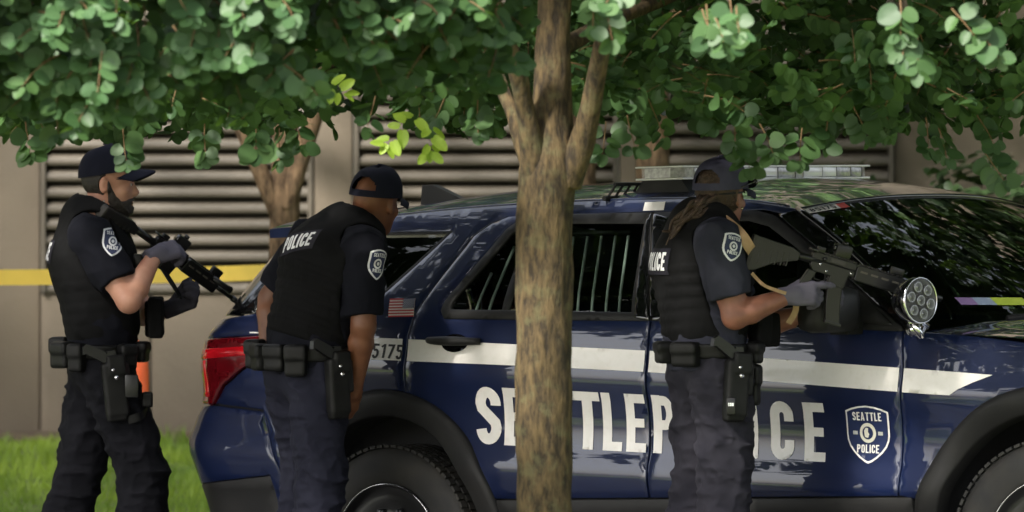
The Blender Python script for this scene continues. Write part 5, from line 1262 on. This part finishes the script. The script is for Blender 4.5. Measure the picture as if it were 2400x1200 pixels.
# --- officer 2, middle: leaning against the rear corner, back turned
y2 = .30; q = pt(y2); gz2 = ground_z(-.72, y2)
J = dict(head=q(880, 478, .06), collar=q(822, 548, .02), chest=q(778, 618, .0), waist=q(728, 772, -.02), pelvis=q(712, 865, -.02), shR=q(852, 585, -.16), shL=q(728, 560, .16), elR=q(852, 762, -.17), elL=q(634, 700, .22), wrR=q(832, 905, -.08), wrL=q(626, 812, .16),
         hipR=q(742, 900, -.08), hipL=q(690, 890, .07), knR=q(752, 1110, -.12), knL=q(722, 1100, .14), anR=q(752, 1400, -.06), anL=q(712, 1400, .20))
J['anR'][2] = gz2 + .105; J['anL'][2] = gz2 + .105
P2, H2, HC2, G2 = officer(dict(J=J, y=y2, base=A(-.73, y2, gz2), label='officer with his back turned, leaning forward beside the rear corner of the SUV', chest=A(.72, .69, -.12), pelvis=A(.75, .66, 0), face=A(.50, .86, -.05), roll=-.10, skin=S_brown, shirt=F_shirt, trou=F_trou2,
    slv=.86, wr=1.1, handR=(A(-.25, .35, -.9), A(-.5, .6, .3), A(.5, .5, .3), (.35, .4, .3)), handL=(A(.5, -.2, -.7), A(.6, .3, .3), A(.4, .6, .2), (.6, .6, .4)),
    pouches=[(170, -.01, .045, .05, .028), (205, -.01, .05, .05, .03), (238, .0, .045, .055, .03), (140, -.02, .04, .06, .03)], holster=(96, -.02, .06), pistol='black pistol grip in the hip holster of the leaning officer', footR=A(.8, .5, 0), footL=A(.6, .7, 0)))
cap(HC2, H2, F_cap, P2, False, 1.04, tilt=-.02)

# --- officer 3, right: aiming across the bonnet
y3 = -.92; q = pt(y3); gz3 = ground_z(.70, y3)
J = dict(head=q(1690, 462, .05), collar=q(1648, 535, .03), chest=q(1646, 620, .02), waist=q(1652, 765, 0), pelvis=q(1660, 858, 0), shR=q(1686, 572, -.17), shL=q(1625, 565, .17), elR=q(1722, 742, -.20), elL=q(1765, 765, .12), wrR=q(1846, 694, -.15), wrL=q(1905, 735, .06),
         hipR=q(1690, 890, -.08), hipL=q(1636, 888, .08), knR=q(1700, 1110, -.10), knL=q(1640, 1110, .10), anR=q(1712, 1400, -.10), anL=q(1600, 1400, .12))
J['anR'][2] = gz3 + .105; J['anL'][2] = gz3 + .105
P3, H3, HC3, G3 = officer(dict(J=J, y=y3, base=A(.70, y3, gz3), label='officer with dreadlocks and faded cap aiming a rifle past the windscreen at the right', chest=A(.86, .50, 0), pelvis=A(.86, .50, 0), face=A(.52, .85, -.04), skin=S_dark, shirt=F_shirt3, trou=F_trou3,
    slv=.74, wr=1.15, bulk=1.12, handR=(A(.93, .10, .10), A(.0, .85, -.35), A(.1, .35, .95), ((.15, .25, .1), (.9, 1.1, .6), (.95, 1.1, .6), (1., 1.1, .6))), handL=(A(.75, -.2, .4), A(-.1, -.75, .5), A(-.4, .1, .8), (.7, .9, .5)), gloveR=F_glove, gloveL=F_glove,
    pouches=[(200, -.005, .05, .04, .028), (150, -.01, .05, .045, .028), (55, -.12, .022, .075, .016), (58, -.005, .03, .04, .025), (30, -.0, .035, .045, .025)], holster=(92, -.035, -.06), pistol='black pistol grip in the hip holster of the officer with dreadlocks', footR=A(.9, .3, 0), footL=A(.7, .7, 0)))
cap(HC3, H3, F_cap3, P3, False, 1.06, tilt=.02)

# patches and lettering on the uniforms
b1, b2, b3 = bvh(G1['shirt']), bvh(G2['shirt']), bvh(G3['shirt'])
badge_patch(pxw(264, 567, y1 - .25), A(1, .12, -.16), A(.16, .0, 1), .083, .106, b1, G1['so'], P1)
badge_patch(pxw(884, 621, y2 - .22), A(1, .55, -.10), A(.05, .12, 1), .080, .112, b2, G2['so'], P2)
badge_patch(pxw(1720, 579, y3 - .26), A(1, .25, -.22), A(.22, 0.10, 1), .080, .104, b3, G3['so'], P3)
def back_text(C, rt, up, w, h, bv, parent, root, plate=(.16, .075)):
    pl = proj_decal('name_panel', [[(-plate[0] / 2, -plate[1] / 2), (plate[0] / 2, -plate[1] / 2), (plate[0] / 2, plate[1] / 2), (-plate[0] / 2, plate[1] / 2)]], C, rt, up, bv, F_trou3, parent, root, .004, .02, .02)
    for ch, ps in word('POLICE', -w / 2, -h / 2, h, .10, w, .2): proj_decal('letter', ps, C, rt, up, bv, M_thread, pl, root, .0065, .02, .015)
v2, v3, v1 = bvh(G2['vest']), bvh(G3['vest']), bvh(G1['vest'])
back_text(pxw(720, 578, y2 - .05), A(.70, -.69, .16), A(.28, .30, 1), .155, .060, v2, G2['vo'], P2, (.185, .085))
back_text(pxw(1562, 614, y3 + .0), A(.50, -.86, .0), A(.05, .02, 1), .155, .066, v3, G3['vo'], P3, (.19, .095))
back_text(pxw(122, 590, y1 + .0), A(.0, -1, 0), A(.2, 0, 1), .16, .07, v1, G1['vo'], P1, (.2, .09))
# ------------------------------------------------------------ hair, straps, chest gear
hz = lambda HC, H: (lambda a, b_, c: HC + H[0] * a + H[1] * b_ + H[2] * c)
def local(P, HC, H): q_ = P - HC; return q_ @ H[0], q_ @ H[1], q_ @ H[2]
def beard(P):
    f, r_, u = local(P, HC1, H1); d = head_sdf(P, HC1, H1) - .0055 - .003 * vnoise(P, 120, 3)
    lim = np.interp(f, [-.01, .004, .018, .036, .055, .072, .084, .11], [.028, .018, -.012, -.044, -.058, -.056, -.046, -.042]) + .004 * vnoise(P, 90, 6); d = smax(d, u - lim, .010); d = smax(d, -(f - .0), .010); d = smax(d, -(u + .128), .01)
    return smax(d, -ell(P, hz(HC1, H1)(.098, 0, -.0665), A(.026, .026, .0115), np.array(H1)), .004)
sdf_obj('beard', beard, HC1 - .15, HC1 + .13, .0045, M_hair, P1)
def hair1(P):
    f, r_, u = local(P, HC1, H1); d = head_sdf(P, HC1, H1) - .0055; d = smax(d, f + .006 + .0, .012); d = smax(d, u - .06, .01); d = smax(d, -(u + .050 + .3 * (f + .05)), .012)
    for s_ in (-1, 1): d = smax(d, -ell(P, hz(HC1, H1)(-.010, s_ * .08, -.006), A(.024, .02, .036), np.array(H1)), .004)
    return d
sdf_obj('hair', hair1, HC1 - .15, HC1 + .13, .0048, M_hair, P1)
def hair3(P):
    f, r_, u = local(P, HC3, H3); d = head_sdf(P, HC3, H3) - .009 - .004 * vnoise(P, 90, 8); d = smax(d, f - .0, .01); d = smax(d, u - .10, .01); d = smax(d, -(u + .055 - .25 * f), .012)
    for s_ in (-1, 1): d = smax(d, -ell(P, hz(HC3, H3)(-.008, s_ * .08, -.006), A(.026, .024, .04), np.array(H3)), .004)
    return d
sdf_obj('hair', hair3, HC3 - .16, HC3 + .14, .0048, M_dread, P3)
rg = np.random.default_rng(5)
for k in range(34):
    a0 = hz(HC3, H3)(-.085 + rg.uniform(-.01, .02), rg.uniform(-.055, .045), rg.uniform(-.035, .012)); gth = pxw(1628 + rg.uniform(-14, 10), 496 + rg.uniform(-16, 16), y3 - .085 + rg.uniform(-.03, .03))
    e1 = pxw(1588 + rg.uniform(-14, 14), 528 + rg.uniform(-18, 22), y3 - .06 + rg.uniform(-.04, .05)); e2 = pxw(1566 + rg.uniform(-14, 24), 566 + rg.uniform(-26, 14), y3 - .02 + rg.uniform(-.05, .06))
    pts = [a0, a0 * .45 + gth * .55 + A(0, -.012, .006), gth, e1, e2][: 5 if k % 4 else 4]
    limb('dreadlock', [p - np.array(P3.location) for p in pts], [.0065, .0075, .0072, .0068, .0045][:len(pts)], M_dread, P3, 8, 5, .16)
def ribbon3(name, pts, w, m, parent, root, up=A(0, 0, 1), th=.003):
    """a webbing strap: a flat band with thickness along a smooth path; up gives the direction of its width"""
    P = [np.asarray(p, float) for p in pts]; Q = []
    for i in range(len(P) - 1):
        p0, p1, p2, p3 = P[max(i - 1, 0)], P[i], P[i + 1], P[min(i + 2, len(P) - 1)]
        for k in range(6): t = k / 6; Q.append(.5 * (2 * p1 + (p2 - p0) * t + (2 * p0 - 5 * p1 + 4 * p2 - p3) * t * t + (3 * p1 - p0 - 3 * p2 + p3) * t ** 3))
    Q.append(P[-1]); V, Fc = [], []
    for i, c in enumerate(Q):
        d = nrm(Q[min(i + 1, len(Q) - 1)] - Q[max(i - 1, 0)]); u = nrm(up - np.dot(up, d) * d); n_ = np.cross(d, u)
        for a, b_ in ((-1, -1), (1, -1), (1, 1), (-1, 1)): V.append(c + u * a * w / 2 + n_ * b_ * th / 2)
    for i in range(len(Q) - 1):
        for k in range(4): Fc.append((4 * i + k, 4 * i + (k + 1) % 4, 4 * i + 4 + (k + 1) % 4, 4 * i + 4 + k))
    Fc += [(3, 2, 1, 0), tuple(len(V) - 4 + k for k in range(4))]
    off = np.array(root.location) if root is not None else 0
    o = mesh_obj(name, np.array(V) - off, Fc, m, parent); o.data.set_sharp_from_angle(angle=R(40)); return o
def drape(name, pxs_, y, w, m, G, root, up, keys=('shirt', 'vest'), off=.006, n=14):
    """strap that lies on the uniform: points cast from the front onto the garments"""
    bv = [bvh(G[k]) for k in keys]; pts = []
    P = [np.array(p, float) for p in pxs_]; L = np.linspace(0, len(P) - 1, n)
    for t in L:
        i = min(int(t), len(P) - 2); p = P[i] * (1 - (t - i)) + P[i + 1] * (t - i); o_ = pxw(p[0], p[1], y - .6); best = None
        for b_ in bv:
            h = b_.ray_cast(Vector(o_), Vector((0, 1, -.011)).normalized(), 1.2)
            if h[0] is not None and (best is None or h[3] < best[3]): best = h
        if best is not None: pts.append(np.array(best[0]) + nrm(np.array(best[1]) * .6 + A(0, -.6, .2)) * off)
    return ribbon3(name, pts, w, m, root, root, up) if len(pts) > 2 else None
ribbon3('rifle_sling', [pxw(1668, 500, y3 - .02), pxw(1700, 518, y3 - .12), pxw(1735, 548, y3 - .20), pxw(1757, 580, y3 - .20), pxw(1764, 592, y3 - .17)], .040, M_tan, P3, P3, A(.6, .2, .7))
ribbon3('rifle_sling', [pxw(1762, 640, y3 - .20), pxw(1790, 668, y3 - .21), pxw(1825, 682, y3 - .2), pxw(1858, 692, y3 - .16)], .012, M_tan, P3, P3, A(0, 0, 1))
ribbon3('rifle_sling', [pxw(1866, 700, y3 - .10), pxw(1864, 730, y3 - .08), pxw(1848, 758, y3 - .06)], .022, M_tan, P3, P3, A(1, 0, 0))
ribbon3('rifle_sling', [pxw(132, 575, y1 - .06), pxw(140, 545, y1 - .08), pxw(165, 512, y1 - .10), pxw(200, 492, y1 - .10), pxw(232, 488, y1 - .11), pxw(252, 500, y1 - .13)], .03, mat('sling_brown', (.12, .085, .055), .9, bump=(500, .3, .001)), P1, P1, A(0, 1, .3))
# sunglasses pushed onto the faded cap, ear stud
hl3 = hz(HC3, H3); rl3 = np.array(P3.location)
gs = MB(); 
for s_ in (-1, 1):
    gs.tube([hl3(-.02, s_ * .095, .035) - rl3, hl3(.05, s_ * .096, .052) - rl3, hl3(.108, s_ * .078, .062) - rl3], [.003, .003, .004], 6)
gs.tube([hl3(.108, -.078, .062) - rl3, hl3(.128, -.02, .068) - rl3, hl3(.128, .02, .068) - rl3, hl3(.108, .078, .062) - rl3], .004, 6); go_ = gs.build('sunglasses', M_gloss, P3, smooth=True)
for s_ in (-1, 1): sdf_obj('sunglass_lens', lambda P: ell(P, hl3(.124, s_ * .045, .058), A(.008, .036, .024), np.array(H3)), hl3(.12, s_ * .045, .058) - .05, hl3(.12, s_ * .045, .058) + .05, .005, M_gloss, P3)[0]
ribbon3('glasses_strap', [hl3(.0, -.088, .016), hl3(-.07, -.068, .010), hl3(-.108, 0, .008), hl3(-.07, .068, .010), hl3(.0, .088, .018)], .007, M_leather, P3, P3, H3[2])
MB().lathe([(-.004, 0), (-.003, .004), (0, .0055), (.003, .004), (.004, 0)], Vector(hl3(-.004, .090, -.040)) - P3.location, Vector(H3[1]), 10).build('ear_stud', mat('gold', (.7, .6, .4), .2, metal=1.), P3, smooth=True)
# pouches and radio on the chest of the vests
def chest_box(name, root, c, F_, hs, rd=.012, m=F_vest, h=.006):
    c = np.array(c); e = float(np.max(hs)) + .03
    return sdf_obj(name, lambda P: rbox(P, c, hs, F_, rd) - .003 * vnoise(P, 30, 2), c - e, c + e, h, m, root)[0]
F1 = np.array([A(1, .05, 0), A(-.05, 1, 0), A(0, 0, 1)])
for i, (px, py, dy, hs) in enumerate(((372, 745, -.085, (.030, .036, .075)), (374, 742, .0, (.030, .036, .075)), (366, 748, .09, (.03, .036, .07)), (330, 668, -.12, (.022, .030, .045)))): chest_box('pouch', P1, pxw(px - 8, py, y1 + dy), F1, hs)
F3 = np.array([G3['fc'], -G3['rc'], A(0, 0, 1)]) 
for (px, py, dy) in ((1782, 772, -.04), (1800, 772, .06)): chest_box('pouch', P3, pxw(px, py, y3 + dy), F3, (.032, .042, .062))
MB().box(Vector(pxw(323, 612, y1 - .13)) - P1.location, (.035, .03, .055), bev=.008).build('radio_microphone', M_gun, P1, angle=40)
MB().tube([pxw(244, 470, y1 - .085) - np.array(P1.location), pxw(238, 490, y1 - .10) - np.array(P1.location), pxw(246, 515, y1 - .14) - np.array(P1.location)], .003, 6).build('earpiece_cord', mat('cord_clear', (.35, .3, .25), .3), P1, smooth=True)
# thigh strap and light of officer 1, multitool on officer 3
ribbon3('thigh_strap', [pxw(300, 985, y1 - .2), pxw(330, 975, y1 - .19), pxw(345, 962, y1 - .12)], .03, M_leather, P1, P1)
chest_box('pouch', P1, pxw(345, 936, y1 - .14), F1, (.022, .02, .03), .008, M_leather)
MB().box(Vector(pxw(308, 905, y1 - .215)) - P1.location, (.05, .012, .085), bev=.005).build('holster_plate', M_gun, P1, angle=40)
tl_ = MB().box(Vector(pxw(1713, 952, y3 - .235)) - P3.location, (.034, .014, .062), bev=.008).build('multitool', M_gun, P3, angle=40)
for ch, ps in word('SOG', -.010, -.006, .012, .1, .020, .2):
    if ps: mesh_obj('letter', [tuple(Vector(pxw(1713, 948, y3 - .235)) - P3.location + Vector((x, -.0085, z))) for x, z in tri2d(ps, .01, union=True)[0]], [tuple(t) for t in tri2d(ps, .01, union=True)[1]], M_bar, tl_, smooth=False)

# ------------------------------------------------------------ rifles
def rifle(label, butt, muzz, up, ext, magdir=None, light=False, stk=1.0):
    butt, muzz = np.asarray(butt), np.asarray(muzz); d = nrm(muzz - butt); up = nrm(up - np.dot(up, d) * d); rt = np.cross(d, up); L0 = .76 + ext; k = np.linalg.norm(muzz - butt) / L0
    g = thing('rifle', label, 'rifle', tuple(butt)); Mx = Matrix(((d[0] * k, -rt[0], up[0], 0), (d[1] * k, -rt[1], up[1], 0), (d[2] * k, -rt[2], up[2], 0), (0, 0, 0, 1))); e = ext; b_ = lambda mb, n_, m_=M_gun, p=g, **q: mb.build(n_, m_, p, **q)
    st = b_(MB().prism([(0, .022), (.004, .034 * stk), (.15, .030), (.185, .018), (.185, -.012), (.10, -.045 * stk), (.03, -.092 * stk), (.006, -.098 * stk), (0, -.085 * stk)], -.019, .019, Mx), 'stock')
    b_(MB().box((.002, 0, -.030 * stk), (.012, .042, .128 * stk), Mx, .004), 'butt_pad', M_rubber, st)
    b_(MB().tube([(.15, 0, .008), (.27 + e, 0, .008)], .0145, 14, M=Mx), 'buffer_tube', smooth=True)
    lo_ = b_(MB().prism([(.235 + e, .012), (.235 + e, -.012), (.25 + e, -.030), (.32 + e, -.030), (.318 + e, -.062), (.385 + e, -.062), (.388 + e, -.012), (.41 + e, -.010), (.41 + e, .012)], -.0125, .0125, Mx), 'lower_receiver')
    for i in range(6): b_(MB().box((.035 + i * .022, 0, (-.018 - (5 - i) * .004) * stk), (.006, .0405, .050 * stk), Mx, .002), 'stock_rib', M_gun, st)
    for (a_, z_) in ((.27, .0), (.30, -.018), (.395, .0)): b_(MB().tube([(a_ + e, -.016, z_), (a_ + e, .016, z_)], .0045, 8, M=Mx), 'pin', M_chrome, lo_, smooth=True)
    b_(MB().box((.236 + e, 0, .043), (.03, .05, .008), Mx, .002), 'charging_handle', angle=40)
    b_(MB().prism([(.232 + e, .012), (.232 + e, .034), (.245 + e, .040), (.41 + e, .040), (.41 + e, .012)], -.0145, .0145, Mx), 'upper_receiver')
    mb = MB()
    for i in range(14): mb.box((.25 + e + i * .0117, 0, .0425), (.006, .021, .006), Mx)
    b_(mb, 'rail')['kind'] = 'stuff'
    b_(MB().box((.335 + e, -.0152, .026), (.058, .003, .016), Mx, .001), 'ejection_port', M_steel); b_(MB().tube([(.285 + e, -.014, .024), (.278 + e, -.026, .02)], .007, 8, M=Mx), 'forward_assist', smooth=True)
    b_(MB().prism([(.235 + e, -.028), (.268 + e, -.028), (.238 + e, -.125), (.205 + e, -.115)], -.0125, .0125, Mx), 'pistol_grip')
    b_(MB().tube([(.262 + e, 0, -.031), (.268 + e, 0, -.056), (.305 + e, 0, -.056), (.312 + e, 0, -.031)], .003, 6, M=Mx), 'trigger_guard', smooth=True)
    md = A(.10, 0, -1.) if magdir is None else np.array(Mx.to_3x3().inverted() @ Vector(magdir)); md = nrm(md); c0 = A(.352 + e, 0, -.055); mb = MB(); V = []; n_ = 7
    for i in range(n_):
        c = c0 + md * .135 * i / (n_ - 1) + A(.018 * (i / (n_ - 1)) ** 2, 0, 0)
        V += [c + A(sx * .029, sy * .0105, 0) for sx, sy in ((-1, -1), (1, -1), (1, 1), (-1, 1))]
    mb.add(V, [(4 * i + j, 4 * i + (j + 1) % 4, 4 * i + 4 + (j + 1) % 4, 4 * i + 4 + j) for i in range(n_ - 1) for j in range(4)] + [(3, 2, 1, 0), tuple(4 * n_ - 4 + j for j in range(4))], Mx); mg = b_(mb, 'magazine')
    ce = c0 + md * .135 + A(.018, 0, 0); b_(MB().box(tuple(ce), (.066, .026, .012), Mx, .003), 'magazine_base', M_gun, mg)
    hg = MB().prism([(.41 + e, -.020), (.41 + e, .030), (.42 + e, .038), (.60 + e, .038), (.605 + e, .030), (.605 + e, -.012), (.60 + e, -.020)], -.020, .020, Mx); ho_ = b_(hg, 'handguard')
    for i in range(4):
        for s_ in (-1, 1): b_(MB().box((.44 + e + i * .042, s_ * .0205, .016), (.028, .0016, .007), Mx), 'slot', M_dark, ho_)
    mb = MB()
    for i in range(15): mb.box((.425 + e + i * .0117, 0, .0405), (.006, .021, .006), Mx)
    b_(mb, 'rail')['kind'] = 'stuff'
    b_(MB().tube([(.60 + e, 0, .008), (.71 + e, 0, .008)], .0085, 12, M=Mx), 'barrel', smooth=True); b_(MB().tube([(.705 + e, 0, .008), (.76 + e, 0, .008)], .0115, 12, M=Mx), 'muzzle_brake', smooth=True)
    si = b_(MB().box((.345 + e, 0, .068), (.062, .032, .046), Mx, .008), 'optic_sight', angle=40); b_(MB().tube([(.312 + e, 0, .072), (.306 + e, 0, .072)], .015, 14, M=Mx), 'sight_lens', M_gloss, si, smooth=True); b_(MB().tube([(.345 + e, 0, .09), (.345 + e, 0, .104)], .011, 12, M=Mx), 'sight_turret', M_gun, si, smooth=True)
    b_(MB().box((.262 + e, 0, .052), (.03, .022, .018), Mx, .003), 'rear_sight', angle=40)
    b_(MB().box((.565 + e, 0, .056), (.05, .024, .026), Mx, .004), 'laser_unit', angle=40)
    if light:
        b_(MB().tube([(.55 + e, -.03, .03), (.63 + e, -.03, .03), (.655 + e, -.03, .03)], [.0115, .012, .0155], 12, M=Mx), 'weapon_light', smooth=True)
    for o_ in g.children_recursive:
        if o_.data and o_.name.split('.')[0] in ('stock', 'lower_receiver', 'upper_receiver', 'pistol_grip', 'magazine', 'handguard'):
            md_ = o_.modifiers.new('bevel', 'BEVEL'); md_.width = .0035; md_.segments = 2; md_.limit_method = 'ANGLE'; md_.angle_limit = R(25)
    return g
rifle('black carbine with magazine held level by the officer with dreadlocks', pxw(1762, 570, y3 - .17), pxw(2205, 706, y3 - .0), A(.2, 0, 1), 0.)
rifle('black carbine slanting down across the chest of the bearded officer', pxw(243, 490, y1 - .15), pxw(561, 717, y1 + .26), A(.4, -.25, 1), .06, magdir=A(.5, -.06, -.84), light=True, stk=.45)

# ------------------------------------------------------------ tape, orange post
M_tape = mat('tape_yellow', (.72, .50, .06), .45, noise=(5, (.62, .44, .05), 4), bump=(20, .2, .01))
tape_pts = [(-5.45, 5.55, 1.43), (-4.2, 5.7, 1.345), (-3.2, 5.85, 1.322), (-2.25, 5.95, 1.318), (-1.7, 6.03, 1.322), (-1.3, 6.08, 1.330), (-1.05, 6.10, 1.338), (-.97, 6.085, 1.34), (-.90, 6.10, 1.34)]
tag(ribbon3('barrier_tape', tape_pts, .066, M_tape, None, None, A(0, .15, 1), .001), 'yellow barrier tape stretched across the lawn behind the bearded officer', 'tape')
M_or = mat('orange_plastic', (.80, .13, .03), .5, noise=(8, (.68, .10, .025), 4))
ox, oy = (322 - 1200) / (25600 / 45.2), 5.2; oz = ground_z(ox, oy)
op = thing('delineator_post', 'orange plastic traffic post on the lawn, half hidden behind the bearded officer', 'traffic post', (ox, oy, oz))
MB().lathe([(0, .0), (0, .10), (.02, .10), (.035, .05), (.05, .047), (.70, .047), (.75, .044), (.80, .03), (.83, .012), (.84, 0)], (0, 0, 0), (0, 0, 1), 28).build('post', M_or, op, smooth=True)
MB().lathe([(.0, .17), (.03, .165), (.04, .14), (.045, .06)], (0, 0, 0), (0, 0, 1), 8).build('base', M_rubber, op)
